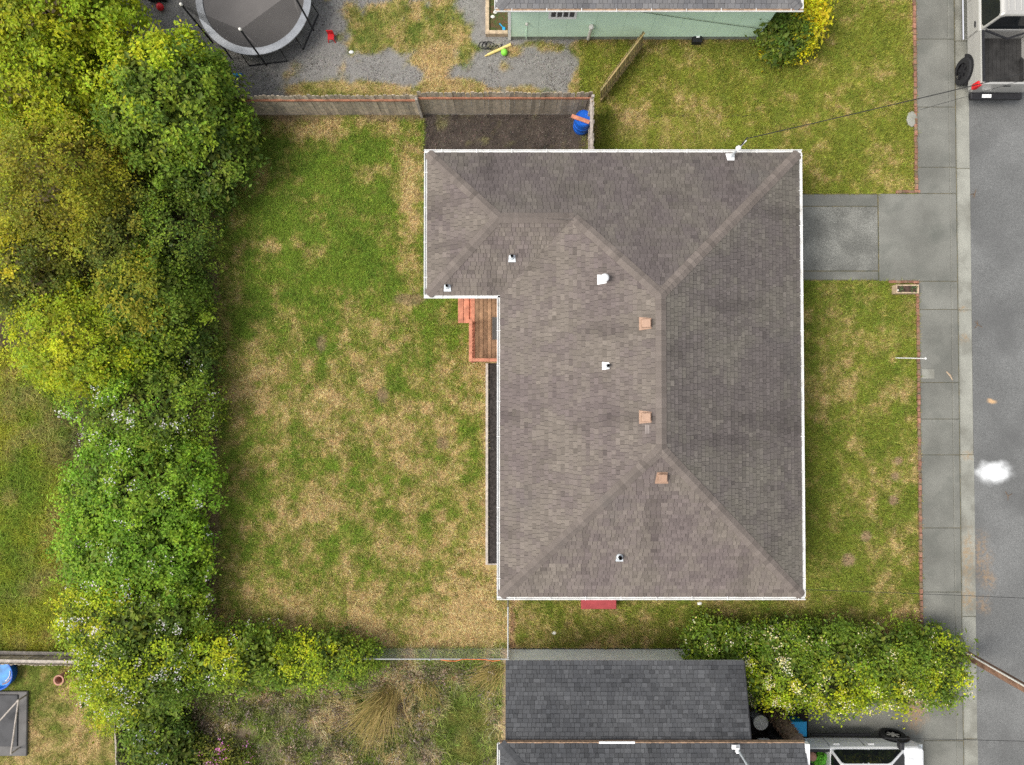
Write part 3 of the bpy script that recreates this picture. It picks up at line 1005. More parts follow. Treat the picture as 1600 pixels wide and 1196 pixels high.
PN, PS = (xm, yn - hW, zr), (xm, ys + hW, zr)
WN = (xa + hw, yn - hw, zw)
WW = (xw + hw, yn - hw, zw)
caps(rf, (xb, yn, ZE), PN, (1, 0), (0, 1))
caps(rf, (xb, ys, ZE), PS, (1, 0), (0, -1))
caps(rf, (xa, ys, ZE), PS, (-1, 0), (0, -1))
caps(rf, WN, PN, (-1, 0), (0, 1))
caps(rf, (xw, yn, ZE), WW, (-1, 0), (0, 1))
caps(rf, (xw, yk, ZE), WW, (-1, 0), (0, -1))
caps(rf, WW, WN, (0, 1), (0, -1))
caps(rf, PS, PN, (1, 0), (-1, 0))
rf.stains = [(P(1150, 478, 3.3).x, P(1150, 478, 3.3).y, 1.5, 0.30, 0.20), (P(1130, 688, 3.4).x, P(1130, 688, 3.4).y, 1.5, 0.30, 0.20), (P(800, 652, 2.8).x, P(800, 652, 2.8).y, 0.6, 0.22, 0.28),
             (P(795, 830, 2.8).x, P(795, 830, 2.8).y, 0.45, 0.2, 0.25), (P(900, 300, 3.2).x, P(900, 300, 3.2).y, 0.8, 0.5, 0.14), (P(1060, 310, 3.2).x, P(1060, 310, 3.2).y, 0.6, 0.5, 0.14), (P(1230, 600, 2.8).x, P(1230, 600, 2.8).y, 0.5, 2.2, 0.10)]
roof = rf.finish()

ov = 0.45
wl = MB()
wl.prism([(xa + ov, ys + ov), (xb - ov, ys + ov), (xb - ov, yn - ov), (xw + ov, yn - ov), (xw + ov, yk + ov), (xa + ov, yk + ov)], 0.0, ZE - 0.06)
wl.build('wall', M['siding_cream'], house)
MB().prism([(xa + .02, ys + .02), (xb - .02, ys + .02), (xb - .02, yn - .02), (xw + .02, yn - .02), (xw + .02, yk + .02), (xa + .02, yk + .02)], ZE - 0.05, ZE - 0.02).build('soffit', M['white'], house)
gz = ZE + 0.005
gutter(house, (xw - .112, yn), (xb + .112, yn), (0, 1), gz)
gutter(house, (xb, ys - .0), (xb, yn), (1, 0), gz)
gutter(house, (xa - .112, ys), (xb + .112, ys), (0, -1), gz)
gutter(house, (xa, ys), (xa, yk), (-1, 0), gz)
gutter(house, (xw, yk), (xw, yn), (-1, 0), gz)
gutter(house, (xw - .112, yk), (xa, yk), (0, -1), gz)
for (x0, x1, y, s_) in ((1.5, 3.0, ys + ov, -1), (5.2, 6.4, ys + ov, -1), (3.2, 4.6, yn - ov, 1), (0, 1.2, yn - ov, 1)):
    wn = MB().bbox(x0, x1, y - .03, y + .03, 1.0, 2.1).build('window', M['white'], house)
    MB().bbox(x0 + .06, x1 - .06, y - .036, y + .036, 1.06, 2.04).build('pane', M['glass'], wn)
for (y0, y1, x) in ((-4.5, -2.5, xb - ov), (-1.5, 0.8, xb - ov), (-4.0, -2.2, xa + ov)):
    wn = MB().bbox(x - .03, x + .03, y0, y1, 1.0, 2.1).build('window', M['white'], house)
    MB().bbox(x - .036, x + .036, y0 + .06, y1 - .06, 1.06, 2.04).build('pane', M['glass'], wn)
MB().bbox(xb - ov - .02, xb - ov + .025, 3.9, 6.3, 0.03, 2.15).build('garage_door', M['white'], house)
dr = MB().bbox(xa + ov - .03, xa + ov + .02, 1.2, 2.1, 0.45, 2.45).build('door', M['white'], house)


def roof_z(x, y):
    d = min(x - xa, xb - x, y - ys, yn - y) if x > xa else -1
    dw = min(x - xw, y - yk, yn - y)
    return ZE + pit * max(d, dw if x < xa + hw else -1)


def on_roof(px, py):
    z = 3.0
    for _ in range(12):
        p = P(px, py, z)
        z = roof_z(p.x, p.y)
    return P(px, py, z)


def flash(parent, p, dx, dy, size, material, up=0.03):
    """square flashing plate lying on the slope that falls towards (dx,dy), its lower edge wider"""
    sx, sy = -dy, dx
    vs = []
    for (a, b_, u) in ((-1.15, 1, 0), (1.15, 1, 0), (.9, -1, 0), (-.9, -1, 0)):
        x, y = p.x + sx * a * size + dx * b_ * size, p.y + sy * a * size + dy * b_ * size
        vs.append((x, y, p.z - pit * b_ * size + up))
    vs += [(v[0], v[1], v[2] - 0.02) for v in vs]
    return MB().add(vs, [[0, 1, 2, 3], [4, 7, 6, 5], [0, 4, 5, 1], [1, 5, 6, 2], [2, 6, 7, 3], [3, 7, 4, 0]]).build('flashing', material, parent)


def plumb_vent(px, py, dx, dy, tall=0.24, r=0.045):
    p = on_roof(px, py)
    v = MB().lathe((p.x, p.y, p.z), [(r * 1.9, 0.02), (r * 1.5, 0.06), (r * 1.1, 0.10)], 16).build('vent_pipe', M['galv'], house, smooth=True)
    flash(v, p + Vector((dx * 0.05, dy * 0.05, -pit * 0.05)), dx, dy, 0.10, M['galv'])
    MB().lathe((p.x, p.y, p.z), [(r, 0.05), (r, tall), (r * 0.7, tall), (r * 0.7, tall - 0.12)], 16, closed_bot=False).build('pipe', M['rubber'], v, smooth=False)
    return v


plumb_vent(800, 402, 0, -1)
plumb_vent(699, 448, 0, -1)
plumb_vent(949, 572, -1, 0)
plumb_vent(968, 870, 0, -1, 0.22, 0.06)
p = on_roof(943, 437)
v = MB().lathe((p.x, p.y, p.z), [(0.07, 0.02), (0.07, 0.30)], 16).build('flue_vent', M['white'], house)
flash(v, p + Vector((-0.05, 0, -.017)), -1, 0, 0.13, M['white'])
MB().lathe((p.x, p.y, p.z), [(0.10, 0.24), (0.125, 0.28), (0.125, 0.32), (0.09, 0.37), (0.03, 0.40)], 20).build('cap', M['white'], v, smooth=True)


def box_vent(px, py, dx, dy):
    p = on_roof(px, py)
    v = flash(house, p, dx, dy, 0.17, M['vent_brown'])
    v.name = 'box_vent'
    ORG[v.name] = ORG[house.name]
    sx, sy = -dy, dx
    s_ = 0.125
    vs = []
    for up in (0.03, 0.115):
        for (a, b_) in ((-1, 1), (1, 1), (1, -1), (-1, -1)):
            k = 1.0 if up < .1 else 0.97
            vs.append((p.x + (sx * a + dx * b_) * s_ * k, p.y + (sy * a + dy * b_) * s_ * k, p.z - pit * b_ * s_ + up + 0.05))
    MB().add(vs, [[3, 2, 1, 0], [4, 5, 6, 7], [0, 1, 5, 4], [1, 2, 6, 5], [2, 3, 7, 6], [3, 0, 4, 7]]).build('hood', M['vent_brown'], v, bevel=0.012)


box_vent(1008, 506, -1, 0)
box_vent(1008, 652, -1, 0)
box_vent(1034, 747, 0, -1)
p = on_roof(1011, 671)
MB().add([p + Vector((-.06, -.13, .024 - .02)), p + Vector((.06, -.13, .024 + .02)), p + Vector((.06, .13, .024 + .02)), p + Vector((-.06, .13, .024 - .02))], [[0, 1, 2, 3]]).build('roof_patch', mat('pale_patch', (0.22, 0.19, 0.175), 0.9), house)
# service mast at the north eave
pm = on_roof(1141, 246)
ms = MB().tube([pm + Vector((0, 0, -.05)), pm + Vector((0, 0.0, 0.75))], 0.035, 10).build('service_mast', M['galv'], house)
flash(ms, pm, 0, 1, 0.12, M['white'])
MB().lathe(pm + Vector((0, 0, 0.72)), [(0.06, 0), (0.085, 0.05), (0.06, 0.13), (0.02, 0.16)], 12).build('weatherhead', M['white'], ms)
MB().tube([pm + Vector((0.02, 0.02, .7)), pm + Vector((0.22, 0.25, .55)), pm + Vector((.32, .38, .66))], 0.018, 6).build('drip_loop', M['wire'], ms)
MB().tube([pm + Vector((0.0, 0.0, .05)), pm + Vector((0.30, 0.30, .62))], 0.016, 6).build('stay_bar', M['white'], ms)

# green house to the north -------------------------------------------------------
gx0, gx1 = P(778, 10, 2.7).x, P(1250, 10, 2.7).x
gy = P(1000, 13, 2.7).y
gh = thing('house', 'sage green sided house with grey shingles at the top edge', 'house', ((gx0 + gx1) / 2, gy + 4, 0))
PALG = [(0.125, 0.125, 0.13), (0.165, 0.162, 0.16)]
rg_ = Roof(gh, 2.7, pit, PALG, 'shingle_dark', 15, n_single=120, centre=(5, 11))
gdep = 8.0
gh2 = gdep / 2
rg_.face((0, gy), (1, 0), (0, 1), lambda d: gx0 + d, lambda d: gx1 - d, gh2)
rg_.face((0, gy + gdep), (1, 0), (0, -1), lambda d: gx0 + d, lambda d: gx1 - d, gh2)
rg_.face((gx0, gy), (0, 1), (1, 0), lambda d: d, lambda d: gdep - d, gh2)
rg_.face((gx1, gy), (0, 1), (-1, 0), lambda d: d, lambda d: gdep - d, gh2)
gzr = 2.7 + pit * gh2
caps(rg_, (gx0, gy, 2.7), (gx0 + gh2, gy + gh2, gzr), (-1, 0), (0, -1))
caps(rg_, (gx1, gy, 2.7), (gx1 - gh2, gy + gh2, gzr), (1, 0), (0, -1))
rg_.finish()
gutter(gh, (gx0 - .11, gy), (gx1 + .11, gy), (0, -1), 2.705, inside='debris')
gutter(gh, (gx0, gy), (gx0, gy + gdep), (-1, 0), 2.705)
gutter(gh, (gx1, gy), (gx1, gy + gdep), (1, 0), 2.705)
gwy = P(1000, 57, 0.25).y
gwx0, gwx1 = P(797, 57, 0.3).x, gx1 - 0.4
MB().bbox(gwx0 + .05, gwx1 - .05, gwy + 0.02, gwy + 7, 0.0, 2.64).build('wall', M['siding_green'], gh)
MB().bbox(gwx0 + .03, gwx1 - .03, gwy + 0.01, gwy + .3, 0.0, 0.24).build('foundation', M['found'], gh)
npan = 9
for i in range(npan):
    a = gwx0 + (gwx1 - gwx0) * i / npan
    b_ = gwx0 + (gwx1 - gwx0) * (i + 1) / npan
    MB().bbox(a + .003, b_ - .003, gwy - .012, gwy + .02, 0.25, 2.62).build('siding_panel', M['siding_green'], gh)
MB().bbox(gwx0 - .07, gwx0 + .03, gwy - .03, gwy + .05, 0.03, 2.62).build('corner_board', M['white'], gh)
wz1, wz0 = 1.95, 1.25
wx0, wx1 = P(857, 20, 1.6).x, P(901, 20, 1.6).x
# window height from the picture: its sill line is at y = 30
wn = thing_w = MB().bbox(wx0, wx1, gwy - .045, gwy - .01, 1.42, 2.5).build('window', M['white'], gh)
for k in range(4):
    a = wx0 + .06 + (wx1 - wx0 - .12) * k / 4
    MB().bbox(a + .025, a + (wx1 - wx0 - .12) / 4 - .025, gwy - .05, gwy - .02, 1.56, 2.40).build('pane', M['glass'], wn)
pv = MB().tube([P(919, 59, 0.05) + Vector((0, -.05, 0)), Vector((P(919, 59, .05).x, gwy - .09, 1.0))], 0.055, 10).build('wall_pipe', M['pvc'], gh)
MB().lathe((P(919, 59, .05).x, gwy - .09, 0.98), [(0.085, 0), (0.09, .08), (.05, .13)], 12).build('pipe_cap', M['pvc'], pv)
hb = MB().tube([(P(823, 40, .9).x, gwy - .03, 1.15), (P(823, 40, .9).x, gwy - .10, 1.15)], 0.05, 10).build('outlet_box', M['pvc'], gh)
MB().tube([(P(823, 40, .9).x, gwy - .022, 1.15), (P(823, 40, .9).x, gwy - .022, .1)], 0.012, 6).build('conduit', M['siding_green'], hb)

# dark house to the south ----------------------------------------------------------
lx0, lx1 = P(790, 1040, 2.3).x, P(1162, 1040, 2.3).x
ly = P(950, 1033, 2.3).y
ly1 = P(950, 1158, 2.9).y
sh = thing('house', 'neighbouring house with dark slate grey shingles and pale blue wall', 'house', ((lx0 + lx1) / 2, ly - 3, 0))
PALS = [(0.058, 0.060, 0.064), (0.078, 0.080, 0.083)]
p1_ = 0.6 / (ly - ly1)
rs = Roof(sh, 2.3, p1_, PALS, 'shingle_dark', 25, n_single=300, centre=(4, -10), var=0.13)
rs.face((0, ly), (1, 0), (0, -1), lambda d: lx0, lambda d: lx1, ly - ly1 + 0.12)
rs.finish()
mx0, mx1 = P(782, 1180, 3.05).x, P(1258, 1180, 3.05).x
my = P(950, 1162, 3.05).y
rs2 = Roof(sh, 3.05, pit, PALS, 'shingle_dark', 26, n_single=150, centre=(4, -11), var=0.13)
sdep = 8.0
rs2.face((0, my), (1, 0), (0, -1), lambda d: mx0 + d, lambda d: mx1, sdep / 2)
rs2.face((mx0, my), (0, -1), (1, 0), lambda d: d, lambda d: sdep - d, sdep / 2)
rs2.face((0, my - sdep), (1, 0), (0, 1), lambda d: mx0 + d, lambda d: mx1, sdep / 2)
caps(rs2, (mx0, my, 3.05), (mx0 + sdep / 2, my - sdep / 2, 3.05 + pit * sdep / 2), (-1, 0), (0, 1))
r2 = rs2.finish()
MB().bbox(lx0, lx1, ly1 - 0.3, ly - 0.0, 2.22, 2.285).build('fascia', M['white'], sh)
MB().add([(lx1 + .002, ly, 2.2), (lx1 + .03, ly, 2.2), (lx1 + .03, ly1, 2.8), (lx1 + .002, ly1, 2.8), (lx1 + .002, ly, 2.31), (lx1 + .03, ly, 2.31), (lx1 + .03, ly1, 2.91), (lx1 + .002, ly1, 2.91)],
         [[4, 5, 6, 7], [1, 2, 6, 5], [0, 4, 7, 3], [0, 1, 5, 4], [3, 7, 6, 2], [0, 3, 2, 1]]).build('bargeboard', M['black'], sh)
swy = P(950, 1014.5, 0).y
MB().bbox(lx0 + .1, lx1 - .35, swy - 6.0, swy, 0.0, 2.2).build('wall', M['siding_blue'], sh)
MB().bbox(mx0 + .35, lx1 - .35, my - 7, my - 0.4, 0.0, 3.0).build('wall', M['siding_blue'], sh)
for yy in (my - 3.5, my - 6.5):
    MB().bbox(mx1 - .3, mx1 - .2, yy - .05, yy + .05, 0, 2.95).build('carport_post', M['white'], sh)
gutter(sh, (mx0, my - sdep), (mx0, my), (-1, 0), 3.055, 0.10)
MB().bbox(mx0 - .02, mx1, my + .005, my + .045, 2.92, 3.06).build('fascia', M['debris'], sh)
MB().bbox(P(936, 1159, 3.08).x, P(992, 1159, 3.08).x, my + .01, my + .07, 3.055, 3.085).build('eave_flashing', M['white'], sh)
MB().bbox(mx1 - .02, mx1 + .10, my - 4, my + .02, 2.95, 3.15).build('bargeboard', M['white'], sh)
# antenna mount on it
ap = P(1150, 1168, 3.3)
am = MB().tube([ap, ap + Vector((0.02, -.02, 0.25)), ap + Vector((0.06, -.1, 1.15))], 0.03, 8).build('antenna_mast', M['galv'], sh)
MB().box(ap + Vector((0, 0, -0.02)), (0.24, 0.12, 0.05)).build('foot_plate', M['white'], am)
MB().box(ap + Vector((0, -.02, 0.12)), (0.09, 0.16, 0.1)).build('bracket', M['white'], am)
MB().box(ap + Vector((0.06, -.1, 1.15)), (0.3, 0.06, 0.08)).build('crossbar', M['white'], am)

exec_marker = 'part two'
# ------------------------------------------------------------------ fences
def board_fence(name, label, cat, a, b, h, board, gap, material, rails=(), railmat='greywood', th=0.018, hj=0.02, rail_side=-1, posts=None, group=None, tilt=0.0):
    a, b = Vector((a[0], a[1], 0)), Vector((b[0], b[1], 0))
    t = thing(name, label, cat, ((a.x + b.x) / 2, (a.y + b.y) / 2, 0), group)
    d = (b - a).normalized()
    n_ = Vector((-d.y, d.x, 0)) * rail_side
    L = (b - a).length
    ang = math.atan2(d.y, d.x)
    tmp = MB().add([(-board / 2, -th / 2, 0), (board / 2, -th / 2, 0), (board / 2, th / 2, 0), (-board / 2, th / 2, 0),
                    (-board / 2, -th / 2, .97), (board / 2, -th / 2, .97), (board / 2, th / 2, .97), (-board / 2, th / 2, .97),
                    (-board * .28, -th / 2, 1), (board * .28, -th / 2, 1), (board * .28, th / 2, 1), (-board * .28, th / 2, 1)],
                   [[0, 1, 5, 9, 8, 4], [2, 3, 7, 11, 10, 6], [1, 2, 6, 5], [3, 0, 4, 7], [5, 6, 10, 9], [7, 4, 8, 11], [8, 9, 10, 11], [3, 2, 1, 0]]).build('board', M[material], None, org=(0, 0, 0))
    me = tmp.data
    bpy.data.objects.remove(tmp)
    k = board / 2
    while k < L:
        p = a + d * k
        hh = h(k / L) if callable(h) else h
        inst('board', me, t, (p.x, p.y, 0.0), (tilt + R.uniform(-.015, .015), R.uniform(-.012, .012), ang + R.uniform(-.02, .02)), (1, 1, hh + R.uniform(-hj, hj)))
        k += board + gap
    for (z, sz, off) in rails:
        c = (a + b) / 2 + n_ * (th / 2 + sz[0] / 2 + 0.004 + off) - Vector((-d.y, d.x, 0)) * math.sin(tilt) * z
        MB().box((c.x, c.y, z), (L, sz[0], sz[1]), ang).build('rail', M[railmat], t)
    for f in (posts or []):
        p = a + d * (L * f) + n_ * (th / 2 + 0.055)
        hh = h(f) if callable(h) else h
        MB().bbox(p.x - .045, p.x + .045, p.y - .045, p.y + .045, 0, hh - 0.1, 0.01).build('post', M['greywood'], t)
    return t


fy = Y_F
board_fence('board_fence', 'weathered board fence with a red brown rail behind the back lawn', 'fence', (P(330, 179).x, fy - .02), (P(661, 179).x, fy - .02), 1.58, 0.14, 0.008,
            'fencewood', [(1.26, (0.045, 0.09), 0)], 'redrail', posts=[0.995], group='board fence runs')
board_fence('board_fence', 'taller weathered board fence behind the dark soil bed', 'fence', (P(661.5, 178).x, fy + .02), (P(921, 178).x, fy + .02), 1.72, 0.14, 0.006,
            'fencewood', [(1.34, (0.045, 0.09), 0)], 'redrail', posts=[0.99], group='board fence runs')
fx = P(919, 200).x
board_fence('board_fence', 'short grey board fence from the fence corner to the house', 'fence', (fx, fy - .06), (fx, yn - ov), 1.55, 0.14, 0.006,
            'greywood', [(1.45, (0.09, 0.04), 0), (0.5, (0.04, 0.09), 0)], 'greywood', posts=[0.12, 0.9], rail_side=-1, group='board fence runs')
a_, b_ = P(1003, 76), P(937, 163)
board_fence('board_fence', 'narrow mossy brown fence running diagonally to the green house', 'fence', (a_.x - .0, a_.y), (b_.x, b_.y), 1.0, 0.10, 0.03,
            'moss_wood', [(.92, (0.05, 0.06), 0), (0.30, (0.05, 0.06), 0)], 'moss_wood', posts=[], rail_side=1, tilt=0.16, group='board fence runs')
a_, b_ = P(-160, 1018), P(150, 1023)
board_fence('board_fence', 'grey board fence with two rails beside the blue paddling pool', 'fence', (a_.x, a_.y), (b_.x, b_.y), 1.0, 0.13, 0.01,
            'fencewood', [(0.86, (0.11, 0.045), 0.0), (0.25, (0.11, 0.045), 0.04)], 'greywood', rail_side=1, posts=[0.5, 0.98], group='board fence runs')
a_, b_ = P(203, 1112), P(210, 1330)
board_fence('board_fence', 'dark board fence between the corner garden and the weeds', 'fence', (a_.x, a_.y), (b_.x, b_.y), 0.9, 0.13, 0.008,
            'fencewood', [(0.8, (0.05, 0.08), 0)], 'greywood', group='board fence runs')


def chain_link(label, a, b, h, nposts):
    a, b = Vector((a[0], a[1], 0)), Vector((b[0], b[1], 0))
    t = thing('chain_link_fence', label, 'fence', ((a.x + b.x) / 2, (a.y + b.y) / 2, 0), 'chain link fence runs')
    L = (b - a).length
    d = (b - a).normalized()
    MB().tube([a + Vector((0, 0, h)), b + Vector((0, 0, h))], 0.022, 8).build('rail', M['link'], t)
    for i in range(nposts):
        p = a + d * (L * i / max(1, nposts - 1))
        MB().tube([p, p + Vector((0, 0, h + 0.06))], 0.03, 8).build('post', M['link'], t)
    m = MB()
    st_ = 0.14
    nn = int((L + h) / st_)
    nrm = Vector((-d.y, d.x, 0)) * 0.004
    for i in range(nn):
        for sgn in (1, -1):
            s0 = i * st_ - (h if sgn > 0 else 0)
            s1 = s0 + h * 1.0 if sgn > 0 else s0 - h
            z0, z1 = 0.03, h
            pts = []
            for (s_, z_) in ((s0, z0), (s1, z1)):
                pts.append([s_, z_])
            (sA, zA), (sB, zB) = pts
            for q_, oth in ((pts[0], pts[1]), (pts[1], pts[0])):
                if q_[0] < 0: q_[1] = q_[1] + (oth[1] - q_[1]) * (0 - q_[0]) / (oth[0] - q_[0] + 1e-9); q_[0] = 0
                if q_[0] > L: q_[1] = q_[1] + (oth[1] - q_[1]) * (L - q_[0]) / (oth[0] - q_[0] + 1e-9); q_[0] = L
            if abs(pts[0][0] - pts[1][0]) < 0.02: continue
            A = a + d * pts[0][0] + Vector((0, 0, pts[0][1])) + nrm * sgn
            B = a + d * pts[1][0] + Vector((0, 0, pts[1][1])) + nrm * sgn
            m.tube([A, B], 0.0028, 3, cap=False)
    m.build('wire_mesh', M['link'], t)
    return t


ca, cb = P(560, 1012), P(794, 1012)
cl = chain_link('long chain link fence between the dry lawn and the weeds', (ca.x, ca.y), (cb.x, cb.y), 1.05, 3)
chain_link('short chain link fence from the house corner to the long fence', (cb.x, P(795, 935).y), (cb.x, cb.y + 0.07), 1.05, 2)
tw = MB()
tw.tube([P(688, 1031, 1.05) + Vector((x * 0.25, R.uniform(-.04, .04), R.uniform(0.0, .05))) for x in range(9)], 0.014, 5)
tag(tw.build('twine', M['orange_rope']), 'orange twine wound along the chain link top rail', 'twine')

# ------------------------------------------------------------------ deck
dz = 0.42
dx0, dx1 = P(736, 520, dz).x, xa + ov - 0.05
dy0, dy1 = P(750, 566, dz).y, yk + ov - 0.05
deck = thing('deck', 'cedar red timber deck with railing in the corner of the house', 'deck', ((dx0 + dx1) / 2, (dy0 + dy1) / 2, 0))
nb = 12
x = dx0
while x < dx1 - 0.05:
    MB().bbox(x + .004, min(x + .134, dx1), dy0, dy1, dz - .035, dz + R.uniform(-.002, .002), .006).build('board', M['deck_red' if x < dx0 + .1 else 'deck_tan'], deck)
    x += 0.141
MB().bbox(dx0, dx1, dy0 + .02, dy0 + .06, 0.05, dz - .04).build('joist', M['deck_red'], deck)
MB().bbox(dx0 + .002, dx0 + .04, dy0 + .062, dy1, 0.05, dz - .04).build('joist', M['deck_red'], deck)
ytop_rail = P(740, 499, 1.3).y
rz = 1.32
rx = P(735, 530, rz).x
ry = P(755, 562.5, rz).y
MB().bbox(rx - .05, rx + .06, ry - .06, ytop_rail, rz - .04, rz, .006).build('handrail', M['deck_red'], deck)
MB().bbox(rx + .062, dx1, ry - .055, ry + .05, rz - .041, rz - .001, .006).build('handrail', M['deck_red'], deck)
for (px_, py_) in ((rx, ry), (rx, ytop_rail - .05), (dx1 - .06, ry)):
    MB().bbox(px_ - .043, px_ + .043, py_ - .043, py_ + .043, 0.0, rz - .045).build('post', M['deck_red'], deck)
y = ry + .14
while y < ytop_rail - .13:
    MB().bbox(rx - .017, rx + .017, y - .017, y + .017, dz, rz - .042).build('baluster', M['deck_red'], deck)
    y += 0.115
x = rx + .14
while x < dx1 - .12:
    MB().bbox(x - .017, x + .017, ry - .017, ry + .017, dz, rz - .043).build('baluster', M['deck_red'], deck)
    x += 0.115
MB().bbox(rx - .018, rx + .018, ry + .045, ytop_rail - .1, dz + .07, dz + .11).build('rail', M['deck_red'], deck)
sx0 = P(715.5, 480, .2).x
sy0 = P(720, 505, .2).y
for k in range(2):
    MB().bbox(sx0 + k * .20 + .004, sx0 + k * .20 + .19, sy0, dy1, 0.17, 0.21, .006).build('step_tread', M['deck_red'], deck)
MB().bbox(sx0 + .02, dx0 - .01, sy0 + .03, dy1, 0.02, 0.165).build('step_riser', M['deck_red'], deck)
o = MB().bbox(P(769, 520, dz).x, P(769, 520, dz).x + 0.46, P(769, 531, dz).y, P(769, 496, dz).y, dz + .004, dz + .016, .004).build('door_mat', M['mat_grey'])
tag(o, 'dark grey door mat lying on the timber deck', 'mat')

# dark planting strip along the west wall
psx0, psx1 = P(763, 700).x, xa + ov
psy0, psy1 = P(770, 880).y, dy0 - .02
pb = thing('planting_strip', 'narrow dark soil strip with timber border along the west wall', 'planter', ((psx0 + psx1) / 2, (psy0 + psy1) / 2, 0))
MB().bbox(psx0, psx1, psy0, psy1, -0.05, 0.03).build('soil', mat('dark_ground', (0.035, 0.03, 0.028), 1, 0.4, 12, fine=0.5, bscale=40, bump=0.8), pb)
MB().bbox(psx0 - .09, psx0, psy0 - .04, psy1, -0.05, 0.10, .01).build('border_board', M['greywood'], pb)
MB().bbox(psx0, psx1, psy0 - .05, psy0 - .001, -0.05, 0.09, .01).build('border_board', M['greywood'], pb)

# red stoop under the south eave
st0, st1 = P(908, 945, .35), P(963, 952, .35)
stp = thing('stoop', 'dark red painted stoop showing below the south eave', 'step', ((st0.x + st1.x) / 2, st1.y, 0))
MB().bbox(st0.x, st1.x, st1.y, ys + ov, 0.28, 0.36, .012).build('landing', M['red_paint'], stp)
MB().bbox(st0.x + .05, st1.x - .05, st1.y + .06, ys + ov, 0, 0.28).build('base', M['red_paint'], stp)

# ------------------------------------------------------------------ foliage
def leaf_cloud(rg, centres, normals, n_leaf, sigma, size, cols, jit=0.13, upright=0.75):
    """centres (k,3), per-clump colours cols (k,3) -> verts, faces, colours"""
    k = len(centres)
    nl = np.maximum(1, (n_leaf * rg.uniform(0.6, 1.4, k)).astype(int))
    idx = np.repeat(np.arange(k), nl)
    n = len(idx)
    off = rg.normal(0, 1, (n, 3)) * np.array([1, 1, 0.75]) * (sigma * rg.uniform(0.7, 1.3, k))[idx][:, None]
    p = centres[idx] + off
    nr = normals[idx] * 0.55 + np.array([0, 0, upright]) + rg.normal(0, 0.45, (n, 3))
    nr /= np.linalg.norm(nr, axis=1, keepdims=True)
    t = np.cross(nr, rg.normal(0, 1, (n, 3)))
    t /= np.linalg.norm(t, axis=1, keepdims=True) + 1e-9
    b = np.cross(nr, t)
    s = (size * rg.uniform(0.5, 1.4, n))[:, None]
    V = np.stack([p - t * s * 0.5, p + b * s * 0.30 + nr * s * 0.06, p + t * s * 0.55 - nr * s * 0.08, p - b * s * 0.30 + nr * s * 0.06], 1)
    F = np.arange(n * 4).reshape(-1, 4)
    c = cols[idx] * (1 + rg.normal(0, jit, (n, 1))) * (1 + rg.normal(0, 0.06, (n, 3)))
    return V.reshape(-1, 3), F, np.repeat(np.clip(c, 0.004, 0.9), 4, 0)


LIME = [(0.205, 0.225, 0.012), (0.175, 0.205, 0.012), (0.240, 0.235, 0.012), (0.125, 0.160, 0.012)]
YEL = [(0.240, 0.200, 0.014), (0.180, 0.180, 0.014), (0.140, 0.160, 0.016), (0.270, 0.215, 0.016)]
GOLD = [(0.190, 0.168, 0.016), (0.160, 0.150, 0.016), (0.125, 0.130, 0.015), (0.178, 0.148, 0.018)]
MID = [(0.085, 0.120, 0.016), (0.105, 0.145, 0.018), (0.062, 0.095, 0.015), (0.130, 0.160, 0.018)]
DARK = [(0.055, 0.082, 0.013), (0.072, 0.100, 0.015), (0.040, 0.066, 0.013), (0.090, 0.110, 0.016)]
BRIGHT = [(0.095, 0.162, 0.016), (0.122, 0.185, 0.018), (0.078, 0.135, 0.014), (0.140, 0.195, 0.020)]
OLIV = [(0.110, 0.115, 0.020), (0.085, 0.095, 0.018), (0.140, 0.130, 0.022), (0.065, 0.080, 0.016)]
YBRT = [(0.430, 0.330, 0.012), (0.360, 0.310, 0.014), (0.300, 0.290, 0.016)]


